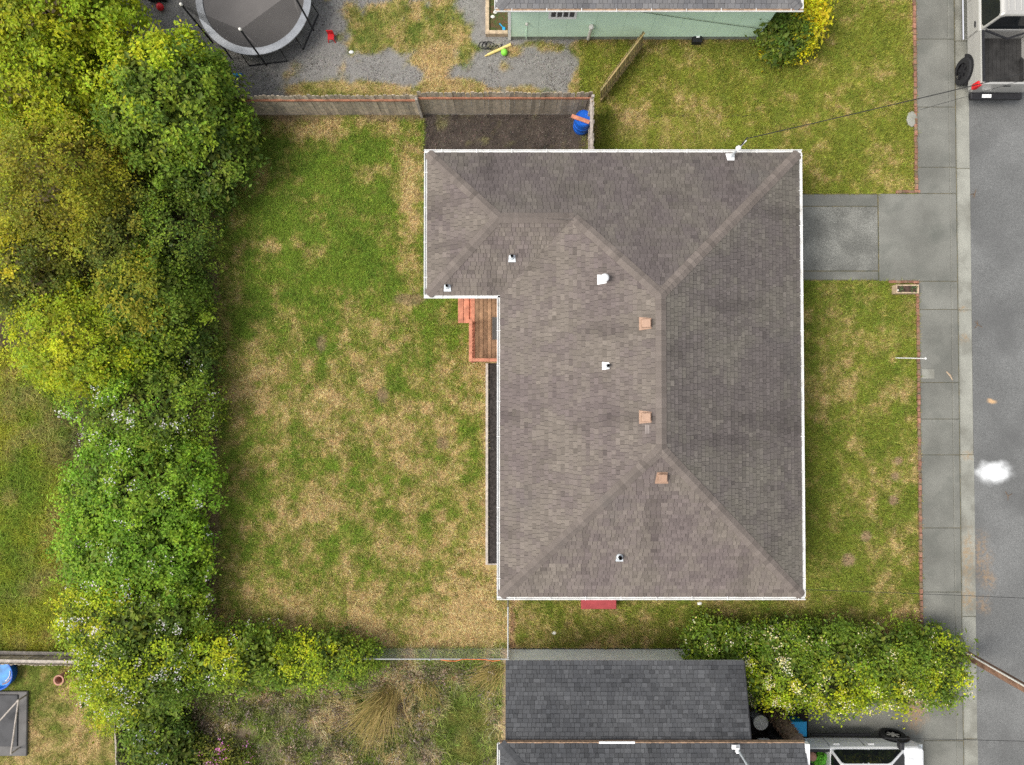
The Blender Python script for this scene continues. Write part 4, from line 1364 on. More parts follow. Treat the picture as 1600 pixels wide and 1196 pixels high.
def shrub(name, label, cat, cx, cy, rx, ry, h, pal, seed, leaf=0.10, dens=9.0, flowers=None, fcount=0, group=None, squash=0.55, trunk_h=None, top=None, fside=None):
    """cx, cy, rx, ry in photo pixels at about mid height; h in metres; top: second palette used on the upper clumps"""
    rg = np.random.default_rng(seed)
    c0 = P(cx, cy, h * 0.55)
    sc_ = 0.0225 * (24 - h * 0.55) / 24
    ax, ay = rx * sc_ * 1.04, ry * sc_ * 1.04
    az = h * squash
    base = Vector((c0.x, c0.y, 0))
    t = thing(name, label, cat, base, group)
    cz = h - az
    area = 2 * math.pi * ((ax * ay) ** 0.8 * 0.5 + (ax * az) ** 0.8 * 0.25 + (ay * az) ** 0.8 * 0.25) / 1.0
    nc = int(max(40, area * dens * 1.35))
    # outer clumps
    d = rg.normal(0, 1, (nc * 3, 3))
    d /= np.linalg.norm(d, axis=1, keepdims=True)
    d = d[d[:, 2] > -0.45][:nc]
    ph = rg.uniform(0, 6.28, (5, 3))
    fr = rg.uniform(1.5, 4.5, (5, 3))
    lump = sum(np.sin(d @ fr[i] * 1.6 + ph[i, 0]) for i in range(5)) / 5.0
    m = 0.90 + 0.16 * lump + rg.normal(0, 0.07, len(d))
    sp = rg.uniform(0, 1, len(d)) < 0.12
    m[sp] += rg.uniform(0.04, 0.14, sp.sum())
    P_ = d * m[:, None] * np.array([ax, ay, az]) + np.array([c0.x, c0.y, cz])
    low = cz - az * 0.35
    P_[:, 2] = np.maximum(P_[:, 2], 0.08)
    nrm = d / np.array([ax, ay, az]) * min(ax, ay, az)
    nrm /= np.linalg.norm(nrm, axis=1, keepdims=True)
    pal_ = np.array(pal)
    ci = rg.integers(0, len(pal), len(d))
    cc = pal_[ci]
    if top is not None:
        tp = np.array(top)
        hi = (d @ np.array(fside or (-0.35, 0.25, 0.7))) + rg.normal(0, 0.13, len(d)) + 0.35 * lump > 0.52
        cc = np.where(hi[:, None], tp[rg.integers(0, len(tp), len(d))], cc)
    cc = cc * np.array([1.85, 2.02, 1.35]) * (1 + 0.26 * lump + rg.normal(0, 0.13, len(d)))[:, None]
    v1, f1, k1 = leaf_cloud(rg, P_, nrm, 66, 0.155, leaf * 0.98, cc)
    # inner leaves closing the volume
    ni = int(nc * 0.7)
    d2 = rg.normal(0, 1, (ni * 2, 3)); d2 /= np.linalg.norm(d2, axis=1, keepdims=True)
    d2 = d2[d2[:, 2] > -0.3][:ni]
    P2 = d2 * rg.uniform(0.5, 0.8, (len(d2), 1)) * np.array([ax, ay, az]) + np.array([c0.x, c0.y, cz])
    P2[:, 2] = np.maximum(P2[:, 2], 0.08)
    v2, f2, k2 = leaf_cloud(rg, P2, d2, 20, 0.24, leaf * 1.9, pal_[rg.integers(0, len(pal), len(d2))] * 1.5)
    V = np.concatenate([v1, v2]); F = np.concatenate([f1, f2 + len(v1)]); K = np.concatenate([k1, k2])
    cr = np_mesh('crown', V, F, M['leaf'], t, cols=K)
    # woody frame
    tm = MB()
    r0 = 0.03 + 0.022 * h
    tm.tube([base, base + Vector((0.04, 0.03, cz * 0.5)), base + Vector((0.0, 0.05, max(cz, 0.3)))], [r0, r0 * 0.8, r0 * 0.6], 7)
    for i in range(7):
        a = i * 0.9 + rg.uniform(0, .5)
        e = Vector((c0.x + math.cos(a) * ax * 0.7, c0.y + math.sin(a) * ay * 0.7, cz + az * rg.uniform(0.0, 0.5)))
        s0 = base + Vector((0.02, 0.02, max(cz, 0.3) * rg.uniform(0.3, 0.9)))
        tm.tube([s0, (s0 + e) / 2 + Vector((0, 0, 0.12)), e], [r0 * 0.5, r0 * 0.33, r0 * 0.15], 5)
    tm.build('trunk', M['bark'], t)
    if flowers:
        nf = fcount
        wt_ = np.exp(3.0 * np.sin(d @ fr[1] * 2.2 + ph[2, 1]) + 0.8 * d[:, 2])
        w_ = rg.choice(len(P_), nf, p=wt_ / wt_.sum())
        ctr = P_[w_] + nrm[w_] * 0.14 + rg.normal(0, 0.08, (nf, 3))
        clus = np.repeat(ctr, 5, 0) + rg.normal(0, 0.07, (nf * 5, 3))
        fc = np.array(flowers)[rg.integers(0, len(flowers), nf * 5)]
        vf, ff, kf = leaf_cloud(rg, clus, np.repeat(nrm[w_], 5, 0), 1, 0.01, 0.055, fc, 0.08, 0.9)
        fo = np_mesh('blossom', vf, ff, M['petal'], t, cols=kf)
        tag(fo, kind='stuff')
    return t


WHITE_F = [(0.70, 0.70, 0.66), (0.62, 0.60, 0.60), (0.66, 0.60, 0.60)]
CREAM_F = [(0.72, 0.68, 0.38), (0.70, 0.60, 0.22), (0.74, 0.71, 0.55)]
TG = 'trees and bushes along the west boundary'
S_ = shrub
S_('tree', 'yellow green tree filling the top left corner', 'tree', 70, 20, 135, 95, 4.6, LIME, 101, 0.11, top=YEL, group=TG)
S_('tree', 'lime green tree just below the top left corner tree', 'tree', 55, 135, 125, 80, 4.2, LIME, 102, 0.10, top=LIME, group=TG)
S_('tree', 'tall lime leaved tree closest to the trampoline', 'tree', 260, 165, 106, 108, 3.8, MID, 103, 0.12, top=LIME, group=TG, fside=(-.5, .6, .5))
S_('tree', 'dark green tree overhanging the west end of the board fence', 'tree', 318, 215, 76, 100, 2.7, DARK, 104, 0.11, top=MID, group=TG)
S_('tree', 'golden brown tree at the left edge', 'tree', 82, 285, 115, 105, 4.6, GOLD, 105, 0.075, top=YEL, group=TG, fside=(-.7, .3, .4))
S_('bush', 'olive bush between the golden brown tree and the lawn', 'bush', 175, 335, 75, 95, 3.2, OLIV, 106, 0.075, top=GOLD, group=TG)
S_('bush', 'dark small leaved bush facing the upper part of the lawn', 'bush', 265, 360, 66, 88, 2.3, DARK, 107, 0.075, top=MID, group=TG)
S_('bush', 'yellow green bush at the left edge below the golden tree', 'bush', 45, 420, 85, 85, 3.4, OLIV, 108, 0.08, top=YEL, group=TG)
S_('tree', 'bronze tipped tree in the middle of the west hedge', 'tree', 228, 480, 80, 85, 3.2, MID, 109, 0.09, top=GOLD, group=TG, fside=(0, .3, .7))
S_('tree', 'broad lime green tree right of the meadow', 'tree', 130, 530, 105, 90, 3.6, LIME, 110, 0.085, top=LIME, group=TG)
S_('bush', 'low dark bush at the lawn edge below the bronze tipped tree', 'bush', 292, 520, 40, 110, 1.6, DARK, 111, 0.08, top=MID, group=TG)
S_('bush', 'bush sprinkled with white blossom in the middle of the hedge', 'bush', 225, 640, 108, 85, 2.5, MID, 112, 0.08, WHITE_F and 9.0, WHITE_F, 150, TG, top=BRIGHT)
S_('bush', 'fresh green bramble bush below the blossoming bush', 'bush', 215, 765, 118, 95, 2.3, BRIGHT, 113, 0.10, 9.0, WHITE_F, 50, TG, top=BRIGHT)
S_('bush', 'bright green bramble bush with few flowers right of the meadow', 'bush', 208, 872, 116, 85, 2.3, BRIGHT, 114, 0.10, 9.0, WHITE_F, 60, TG, top=BRIGHT)
S_('bush', 'white flecked bush at the lower corner of the back lawn', 'bush', 205, 965, 112, 80, 2.4, MID, 115, 0.09, 9.0, WHITE_F, 170, TG, top=LIME)
S_('bush', 'green bush behind the end of the corner garden fence', 'bush', 215, 1055, 95, 70, 2.4, MID, 116, 0.085, 9.0, WHITE_F, 130, TG, top=LIME)
S_('bush', 'small yellow green bush beside the yellow ball', 'bush', 172, 1098, 32, 45, 1.3, LIME, 117, 0.06, top=YEL, group=TG)
S_('bush', 'long yellow green bush below the dry lawn edge', 'bush', 365, 1030, 105, 46, 1.9, MID, 118, 0.09, 9.0, WHITE_F, 40, TG, top=LIME)
S_('bush', 'yellow green bush next to the chain link rail end', 'bush', 500, 1033, 95, 38, 1.6, MID, 119, 0.08, top=LIME, group=TG)
S_('bush', 'dark green hydrangea bush with lilac heads at the bottom edge', 'bush', 248, 1172, 50, 62, 1.4, DARK, 120, 0.10, 9.0, [(0.40, 0.36, 0.55), (0.45, 0.42, 0.6)], 14, top=MID)
S_('bush', 'low bush with bright pink flowers at the bottom edge', 'bush', 335, 1190, 55, 36, 0.8, OLIV, 121, 0.07, 8.0, [(0.62, 0.16, 0.45), (0.66, 0.27, 0.52)], 90)

HG = 'flowering hedge shrubs in front of the dark shingled house'
S_('hedge_shrub', 'dark green hedge shrub at the roof end of the flowering hedge', 'hedge', 1115, 1012, 48, 38, 1.8, MID, 131, 0.085, 9.0, CREAM_F, 30, HG, top=MID)
S_('hedge_shrub', 'hedge shrub with many cream flowers above the blue bin', 'hedge', 1215, 1042, 60, 60, 2.1, MID, 132, 0.085, 9.0, CREAM_F, 190, HG, top=LIME, fside=(0, -.5, .6))
S_('hedge_shrub', 'broad middle shrub of the cream flowering hedge', 'hedge', 1300, 1048, 78, 68, 2.1, MID, 133, 0.085, 9.0, CREAM_F, 130, HG, top=LIME, fside=(0, -.5, .6))
S_('hedge_shrub', 'hedge shrub between the middle shrub and the pavement end', 'hedge', 1390, 1044, 74, 58, 2.0, MID, 134, 0.085, 9.0, CREAM_F, 95, HG, top=LIME, fside=(0, -.5, .6))
S_('hedge_shrub', 'rounded end shrub of the flowering hedge beside the pavement', 'hedge', 1456, 1040, 50, 55, 1.8, MID, 135, 0.085, 9.0, CREAM_F, 45, HG, top=LIME)
S_('hedge_shrub', 'low dark strip of hedge along the front lawn edge', 'hedge', 1230, 1000, 130, 22, 1.3, DARK, 136, 0.075, group=HG, top=BRIGHT)
S_('bush', 'dark green rounded bush at the corner of the green house', 'bush', 1226, 50, 31, 34, 1.6, DARK, 141, 0.095, 11.0, top=DARK)
S_('bush', 'golden yellow bush at the corner of the green house', 'bush', 1258, 24, 27, 46, 1.7, YBRT, 142, 0.085, 11.0, top=YBRT)
S_('bush', 'low yellow fringe of foliage under the dark corner bush', 'bush', 1228, 74, 30, 12, 0.6, YEL, 143, 0.07, top=YBRT)


# dry weeds, tall straw clump -------------------------------------------------------
def weed_mass(name, label, rects, n, seed, hmax, pal, keepfn, size=0.05):
    rg = np.random.default_rng(seed)
    VV, FF, KK, off = [], [], [], 0
    for (x0, x1, y0, y1) in rects:
        X, Y = rg.uniform(x0, x1, n), rg.uniform(y0, y1, n)
        px, py = to_px(X, Y)
        k = keepfn(px, py, X, Y, rg)
        X, Y = X[k], Y[k]
        m = len(X)
        Z = hmax * (0.25 + 0.75 * fbm(X, Y, 0.9, 3, seed)) * rg.uniform(0.3, 1.0, m)
        c = np.array(pal)[(fbm(X, Y, 0.5, 3, seed + 2) * 1.6 * len(pal)).astype(int) % len(pal)]
        nr = np.tile(np.array([[0.0, 0.0, 1.0]]), (m, 1))
        v, f, kk = leaf_cloud(rg, np.stack([X, Y, Z], 1), nr, 16, 0.085, size, c * rg.uniform(0.6, 1.4, (m, 1)), 0.25, 0.1)
        VV.append(v); FF.append(f + off); KK.append(kk); off += len(v)
    V = np.concatenate(VV)
    o = np_mesh(name, V, np.concatenate(FF), M['leaf'], cols=np.concatenate(KK), org=(float(V[:, 0].mean()), float(V[:, 1].mean()), 0))
    return tag(o, label, 'weeds', kind='stuff')


WPAL = [(0.30, 0.24, 0.16), (0.20, 0.155, 0.115), (0.26, 0.20, 0.155), (0.13, 0.12, 0.07), (0.31, 0.24, 0.18), (0.10, 0.125, 0.035), (0.23, 0.18, 0.14), (0.16, 0.135, 0.09), (0.12, 0.14, 0.04)]


def wk(px, py, X, Y, rg):
    g_ = blob(px, py, 728, 1135, 48, 75) + (fbm(X, Y, 0.5, 3, 61) - 0.5) * 0.6
    st_ = blob(px, py, 385, 1145, 26, 14) > 0.5
    return (g_ < 0.45) & (py > 1034) & (px < 775) & ~st_ & (px > 225)


weed_mass('dry_weeds', 'tangle of dry brown weeds below the chain link fence', [(X_NW + 0.3, X_LH - .1, -14.5, Y_CL - .25)], 1900, 71, 0.55, WPAL, wk, 0.07)


def straw(name, label, cx, cy, n, length, dirs, seed, pal):
    rg = np.random.default_rng(seed)
    b = P(cx, cy, 0)
    V, F, K = [], [], []
    for i in range(n):
        a = rg.normal(dirs[0], dirs[1])
        L = length * rg.uniform(0.55, 1.1)
        p0 = np.array([b.x, b.y, 0.0]) + np.array([rg.normal(0, .22), rg.normal(0, .16), 0])
        dr = np.array([math.cos(a), math.sin(a), 0])
        sd_ = np.array([-dr[1], dr[0], 0]) * 0.0065
        k = len(V)
        hgt = rg.uniform(0.35, 0.75) * length * 0.5
        for s_ in (0.0, 0.35, 0.7, 1.0):
            p = p0 + dr * (L * s_ ** 1.2) + np.array([0, 0, hgt * (1 - (2 * s_ * 0.75 - 0.85) ** 2 * 1.3 + .0)])
            p[2] = max(0.02, p[2]) if s_ > 0 else 0.0
            w_ = 1.0 - 0.7 * s_
            V += [p - sd_ * w_, p + sd_ * w_]
        F += [[k, k + 1, k + 3, k + 2], [k + 2, k + 3, k + 5, k + 4], [k + 4, k + 5, k + 7, k + 6]]
        c = np.array(pal[rg.integers(0, len(pal))]) * rg.uniform(0.7, 1.3)
        K += [c] * 8
    o = np_mesh(name, np.array(V), np.array(F), M['blade'], cols=np.array(K), org=(b.x, b.y, 0))
    return tag(o, label, 'grass')


STRAW = [(0.36, 0.27, 0.09), (0.28, 0.22, 0.07), (0.42, 0.31, 0.13), (0.20, 0.18, 0.05)]
straw('tall_grass', 'large clump of tall straw coloured grass bent to the lower left', 610, 1076, 280, 2.2, (rad(-122), 0.36), 81, STRAW)
straw('tall_grass', 'straw grass clump against the dark shingled house corner', 775, 1042, 150, 1.2, (rad(-140), 0.4), 82, STRAW)
straw('tall_grass', 'thin straw grass tuft right of the large bent clump', 664, 1062, 90, 1.1, (rad(-80), 0.5), 83, STRAW)

# ------------------------------------------------------------------ trampoline
tc = P(396, -3, 0.85)
tr = thing('trampoline', 'round trampoline with grey pad and black safety net on gravel', 'trampoline', (tc.x, tc.y, 0))
RT = 1.98


def ring(name, r0, r1, z0, z1, n, material, parent):
    m = MB()
    vs, fs = [], []
    for k in range(n):
        a = 2 * math.pi * k / n
        for (r, z) in ((r0, z0), (r0, z1), (r1, z1 - 0.015), (r1, z0)):
            vs.append((tc.x + r * math.cos(a), tc.y + r * math.sin(a), z))
    for k in range(n):
        j = (k + 1) % n
        for i in range(4):
            i2 = (i + 1) % 4
            fs.append([k * 4 + i, j * 4 + i, j * 4 + i2, k * 4 + i2])
    return m.add(vs, fs).build(name, material, parent)


ring('pad', RT - 0.24, RT, 0.83, 0.88, 64, M['tramp_pad'], tr)
MB().lathe((tc.x, tc.y, 0.845), [(RT - 0.22, 0), (RT * 0.6, -0.01), (0.1, -0.03)], 64).build('jump_mat', M['tramp_mat'], tr)
ring('frame', RT - 0.06, RT - 0.02, 0.78, 0.826, 64, M['steel'], tr)
tops = []
for k in range(6):
    a = rad(-83 + 60 * k)
    c_, s_ = math.cos(a), math.sin(a)
    b0 = Vector((tc.x + (RT + 0.08) * c_, tc.y + (RT + 0.08) * s_, 0.25))
    t0 = Vector((tc.x + (RT + 0.06) * c_, tc.y + (RT + 0.06) * s_, 2.55))
    tops.append(t0)
    po = MB().tube([b0, t0], 0.032, 8).build('net_pole', M['pole_dark'], tr)
    MB().lathe(t0, [(0.03, -0.02), (0.05, 0.02), (0.045, 0.07), (0.015, 0.09)], 12).build('pole_cap', M['orange_plastic' if k == 1 else 'pvc'], po, smooth=True)
    ea, eb = a - 0.35, a + 0.35
    pts = [Vector((tc.x + (RT - .04) * math.cos(ea), tc.y + (RT - .04) * math.sin(ea), 0.8)), Vector((tc.x + (RT + .02) * math.cos(ea), tc.y + (RT + .02) * math.sin(ea), 0.03)),
           Vector((tc.x + (RT + .02) * math.cos(eb), tc.y + (RT + .02) * math.sin(eb), 0.03)), Vector((tc.x + (RT - .04) * math.cos(eb), tc.y + (RT - .04) * math.sin(eb), 0.8))]
    MB().tube(pts, 0.024, 8).build('leg', M['pole_dark'], tr)
nm = MB()
for k in range(6):
    a0, a1 = rad(-83 + 60 * k), rad(-83 + 60 * (k + 1))
    t0, t1 = tops[k], tops[(k + 1) % 6]
    nseg = 8
    vs = []
    for i in range(nseg + 1):
        f = i / nseg
        a = a0 + (a1 - a0) * f
        tp = t0.lerp(t1, f)
        bt = Vector((tc.x + (RT - .25) * math.cos(a), tc.y + (RT - .25) * math.sin(a), 0.87))
        vs += [bt, bt.lerp(tp, 0.5) + Vector((0.02 * math.sin(i * 3), 0.02 * math.cos(i * 5), 0)), tp]
    fs = []
    for i in range(nseg):
        for j in range(2):
            fs.append([i * 3 + j, i * 3 + 3 + j, i * 3 + 4 + j, i * 3 + 1 + j])
    nm.add(vs, fs)
nm.build('safety_net', M['net'], tr)

# ------------------------------------------------------------------ small garden things
def ball(name, label, px, py, r, material, z=0.0):
    p = P(px, py, z + r)
    prof = [(max(0.002, r * math.sin(math.pi * i / 12)), -r * math.cos(math.pi * i / 12)) for i in range(13)]
    o = MB().lathe(p, prof, 20).build(name, M[material], None, org=(p.x, p.y, z), smooth=True)
    return tag(o, label, 'ball')


ball('ball', 'red ball lying on gravel near the top left trees', 250, 11, 0.13, 'red_plastic')
ball('ball', 'lime green ball beside the pale yellow foam bat', 788, 82, 0.12, 'lime_plastic')
ball('ball', 'yellow ball beside the yellow green bush', 159, 1117, 0.13, 'yellow_plastic')

a_, b_ = P(762, 86, .04), P(798, 70, .04)
bt = thing('foam_bat', 'pale yellow foam bat lying on gravel by the green house', 'bat', a_)
MB().tube([a_, a_.lerp(b_, 0.3), b_], [0.045, 0.05, 0.055], 10).build('barrel', M['yellow_foam'], bt, smooth=False)
MB().tube([a_ - (b_ - a_) * 0.12, a_], 0.025, 8).build('grip', M['yellow_foam'], bt)

# blue plank (water toy) partly under the leaves
a_, b_ = P(352, 119, .03), P(378, 117, .03)
pl = thing('pool_noodle', 'short light blue plastic tube on gravel beside the trees', 'toy', a_)
MB().tube([a_, (a_ + b_) / 2 + Vector((0, .01, 0)), b_], 0.055, 10).build('tube', M['cyan_plastic'], pl, smooth=True)
MB().tube([b_ - (b_ - a_) * .04, b_ + (b_ - a_) * .02], 0.06, 10).build('end_cap', M['blue_plastic'], pl)

# little red toy chair
p = P(519, 62)
tcx = thing('toy_chair', 'tiny red toy chair on gravel beside the dry grass', 'toy', p)
MB().bbox(p.x - .11, p.x + .11, p.y - .10, p.y + .10, .16, .19, .01).build('seat', M['red_plastic'], tcx)
MB().bbox(p.x - .11, p.x + .11, p.y + .09, p.y + .12, .19, .42, .01).build('backrest', M['red_plastic'], tcx)
for (i, j) in ((-1, -1), (1, -1), (-1, 1), (1, 1)):
    MB().tube([(p.x + i * .12, p.y + j * .12, 0), (p.x + i * .09, p.y + j * .08, .165)], 0.018, 6).build('leg', M['red_plastic'], tcx)

# black toy cart at the top
p = P(249, -2)
tb = thing('toy_cart', 'black toy cart on gravel at the top left edge', 'toy', p)
MB().bbox(p.x - .32, p.x + .32, p.y - .16, p.y + .22, .10, .30, .05).build('tub', M['black'], tb)
for i in (-1, 1):
    for j in (-1, 1):
        MB().tube([(p.x + i * .22, p.y + j * .15 + .03 - .03, .10), (p.x + i * .22, p.y + j * .15 + .03 + .03, .10)], 0.09, 12).build('wheel', M['rubber'], tb)

# black hose coil
p = P(757, 72)
pts = []
for i in range(46):
    a = i * 0.42
    r_ = 0.17 + 0.02 * math.sin(i * 1.7)
    pts.append(p + Vector((math.cos(a) * r_ + i * 0.008 - .1, math.sin(a) * r_ * 0.75, 0.02 + 0.0008 * i)))
pts += [p + Vector((.45, .02, .02)), p + Vector((.55, -.12, .02)), p + Vector((.62, .06, .02))]
tag(MB().tube(pts, 0.014, 6).build('garden_hose', M['rubber']), 'black coiled hose on gravel by the raised bed', 'hose')

# raised bed by the green house
rb0, rb1 = P(759, -60), P(793, 58)
rbx1 = gwx0 - 0.08
rb = thing('raised_bed', 'timber edged raised bed against the green house end wall', 'planter', ((rb0.x + rbx1) / 2, rb1.y, 0))
MB().bbox(rb0.x, rb0.x + .13, rb1.y, rb1.y + 2.6, 0, .22, .01).build('timber', M['planterwood'], rb)
MB().bbox(rb0.x + .132, rbx1, rb1.y, rb1.y + .13, 0, .22, .01).build('timber', M['planterwood'], rb)
MB().bbox(rb0.x + .132, rbx1, rb1.y + .132, rb1.y + 2.6, 0, .14).build('soil', mat('bed_soil', (0.10, 0.055, 0.03), 1, 0.4, 8, rgb2=(0.05, 0.07, 0.02), fine=0.4, bscale=30), rb)
a_ = P(785, 42, .16)
tr2 = thing('toy_shovel', 'small turquoise toy shovel lying in the raised bed', 'toy', a_)
MB().tube([a_ + Vector((-.1, .1, .02)), a_ + Vector((.03, -.04, .02))], 0.018, 6).build('handle', M['cyan_plastic'], tr2)
MB().bbox(a_.x, a_.x + .10, a_.y - .14, a_.y - .02, .16, .19, .01).build('blade', M['cyan_plastic'], tr2)
for i, (qx, qy, lb) in enumerate(((770, 27, 'pale pebble in the raised bed, left of the turquoise shovel'), (774, 20, 'pale pebble in the raised bed, uppermost of two'))):
    o = MB().lathe(P(qx, qy, .14), [(0.05, 0), (0.06, .03), (0.03, .06)], 8, sx=1.3).build('pebble', M['pvc'])
    tag(o, lb, 'stone')

# black utility box at the green wall
p = P(1087, 67)
ub = thing('utility_box', 'small black box with a pale label on the lawn by the green wall', 'box', p)
MB().bbox(p.x - .16, p.x + .16, p.y - .10, p.y + .16, 0, .28, .03).build('case', M['black'], ub)
MB().bbox(p.x - .05, p.x + .06, p.y + .03, p.y + .10, .281, .287).build('label_plate', M['white'], ub)

# blue barrel with board
p = P(908, 200)
br = thing('barrel', 'blue plastic barrel standing in the fence corner', 'barrel', p)
MB().lathe(p, [(0.26, 0), (0.29, .05), (0.30, .22), (.285, .24), (.285, .26), (0.30, .28), (.305, .5), (.285, .52), (.285, .55), (0.30, .57), (.29, .82), (.27, .86), (.265, .88), (.25, .88), (.245, .86), (.02, .86)], 28).build('body', M['blue_plastic'], br, smooth=False)
MB().lathe(p + Vector((.1, .12, .86)), [(.04, 0), (.04, .025), (.03, .03)], 12).build('bung', M['blue_plastic'], br)
MB().lathe(p + Vector((-.1, -.12, .86)), [(.04, 0), (.04, .025), (.03, .03)], 12).build('bung', M['blue_plastic'], br)
a_, b_ = P(893, 181, .93), P(921, 191, .93)
c_ = (a_ + b_) / 2
tag(MB().box((c_.x, c_.y, .91), ((b_ - a_).length, .13, .05), math.atan2(b_.y - a_.y, b_.x - a_.x)).build('plank', M['deck_red'], bevel=0.005), 'reddish plank lying across the blue barrel', 'plank')
a_, b_ = P(917, 178, .05), P(925, 158, 1.55)
tag(MB().tube([a_, b_], 0.018, 6).build('stick', M['planterwood']), 'thin pale stick leaning in the fence corner behind the barrel', 'stick')

# planter box by the drive
p0, p1 = P(1393, 460.5), P(1428, 447)
pbx = thing('planter_box', 'small pale wooden planter box with sprouts beside the driveway', 'planter', ((p0.x + p1.x) / 2, (p0.y + p1.y) / 2, 0))
e = .045
MB().bbox(p0.x, p1.x, p0.y, p0.y + e, 0, .30, .006).build('side_board', M['planterwood'], pbx)
MB().bbox(p0.x, p1.x, p1.y - e, p1.y, 0, .30, .006).build('side_board', M['planterwood'], pbx)
MB().bbox(p0.x, p0.x + e, p0.y + e, p1.y - e, 0, .30, .006).build('end_board', M['planterwood'], pbx)
MB().bbox(p1.x - e, p1.x, p0.y + e, p1.y - e, 0, .30, .006).build('end_board', M['planterwood'], pbx)
MB().bbox(p0.x + e, p1.x - e, p0.y + e, p1.y - e, 0.02, .22).build('soil', mat('planter_soil', (0.07, 0.045, 0.035), 1, 0.4, 12), pbx)
rgp = np.random.default_rng(9)
pc = np.array([[p0.x + .2, (p0.y + p1.y) / 2, .27], [p1.x - .2, (p0.y + p1.y) / 2, .27], [p1.x - .13, (p0.y + p1.y) / 2 + .03, .28]])
v_, f_, k_ = leaf_cloud(rgp, pc, np.tile([[0, 0, 1.0]], (3, 1)), 24, 0.05, 0.06, np.array([(0.10, 0.15, 0.06)] * 3))
np_mesh('sprouts', v_, f_, M['leaf'], pbx, cols=k_)
ball_p = P(1402, 454, .25)
MB().lathe(ball_p, [(.03, 0), (.04, .03), (.02, .06)], 10).build('pale_stone', M['pvc'], pbx)

# white post in the front lawn
p = P(1399.5, 559.5)
sp = thing('sign_post', 'slim white leaning post in the front lawn by the pavement', 'post', p)
ptop = P(1446, 560.5, 1.72)
MB().tube([p, ptop], 0.02, 8).build('pole', M['white'], sp)
MB().lathe((ptop.x, ptop.y, 1.72), [(.034, 0), (.034, .02), (.01, .05)], 8).build('finial', M['white'], sp)

# corner garden: paddling pool, clay chimney pot, black panel
p = P(0, 1052, .2)
pp = thing('paddling_pool', 'round blue paddling pool at the left edge', 'pool', (p.x, p.y, 0))
MB().lathe((p.x, p.y, 0), [(.42, 0), (.50, .05), (.53, .30), (.55, .34), (.52, .36), (.49, .33), (.46, .08), (.02, .06)], 36).build('shell', M['blue_plastic'], pp, smooth=True)
MB().lathe((p.x, p.y, 0.16), [(.475, 0), (.2, 0.002), (.01, .002)], 36).build('water', M['water'], pp)
for i, (a0, a1, r_, mm) in enumerate(((-80, 40, .40, 'terracotta'), (-60, 20, .33, 'pvc'))):
    pts = [Vector((p.x + r_ * math.cos(rad(a)), p.y + r_ * math.sin(rad(a)), .172)) for a in range(a0, a1, 12)]
    MB().tube(pts, .018, 6).build('printed_stripe', M[mm], pp)

p = P(111, 1051)
cp = thing('chimney_pot', 'tall terracotta pot standing on the corner garden lawn', 'pot', p)
MB().lathe(p, [(.10, 0), (.15, .04), (.15, .45), (.12, .52), (.13, .56), (.18, .60), (.18, .66), (.13, .66), (.11, .6), (.10, .3), (.01, .28)], 24).build('shell', M['terracotta'], cp, smooth=False)
ring_p = p

q0, q1 = P(-40, 1086, .35), P(33, 1188, .35)
px0, px1, py0, py1 = q0.x, q1.x, q1.y, q0.y
gt_ = thing('play_mat', 'dark grey playpen base with pale tubular rail at the left edge', 'playpen', ((px0 + px1) / 2, (py0 + py1) / 2, 0))
MB().bbox(px0, px1, py0, py1, 0.03, .10, .02).build('base', mat('grey_mat', (0.12, 0.115, 0.11), 0.8, 0.15, 2), gt_)
MB().bbox(px0, px1 - .3, py0 + .35, py1 - .1, .101, .14, .01).build('panel', mat('dark_panel', (0.05, 0.05, 0.052), 0.7, 0.2, 3), gt_)
ra, rb_ = P(29, 1094, .5), P(17, 1178, .5)
for (s0, s1) in ((ra, rb_), (ra, P(-8, 1135, .5)), (Vector((ra.x, ra.y, .1)), ra), (Vector((rb_.x, rb_.y, .1)), rb_)):
    MB().tube([s0, s1], 0.028, 8).build('rail', M['greywood'], gt_)

# lower right: grey lid bin, blue bin, shaggy trunk
p = P(1180, 1118)
lb = thing('bin', 'round grey lidded bin between the dark roof and the hedge', 'bin', p)
MB().lathe(p, [(.19, 0), (.22, .5), (.23, .52)], 20).build('body', M['steel'], lb)
MB().lathe(p + Vector((0, 0, .52)), [(.25, 0), (.25, .03), (.2, .05), (.19, .045), (.12, .06), (.02, .07)], 20).build('lid', M['pvc'], lb)
p = P(1236, 1127)
bb = thing('bin', 'light blue plastic bin below the flowering hedge', 'bin', p)
vs = []
for (k, z) in ((.20, 0), (.26, .50), (.29, .52), (.29, .56), (.25, .56), (.24, .52), (.19, .08)):
    vs += [(p.x - k, p.y - k * .85, z), (p.x + k, p.y - k * .85, z), (p.x + k, p.y + k * .85, z), (p.x - k, p.y + k * .85, z)]
fs = [[3, 2, 1, 0], [24, 25, 26, 27]]
for i in range(6):
    for j in range(4):
        fs.append([i * 4 + j, i * 4 + (j + 1) % 4, i * 4 + 4 + (j + 1) % 4, i * 4 + 4 + j])
MB().add(vs, fs).build('tub', M['cyan_plastic'], bb, bevel=0.01)
MB().bbox(p.x - .30, p.x + .30, p.y - .25, p.y + .25, .562, .585, .01).build('lid', M['cyan_plastic'], bb)

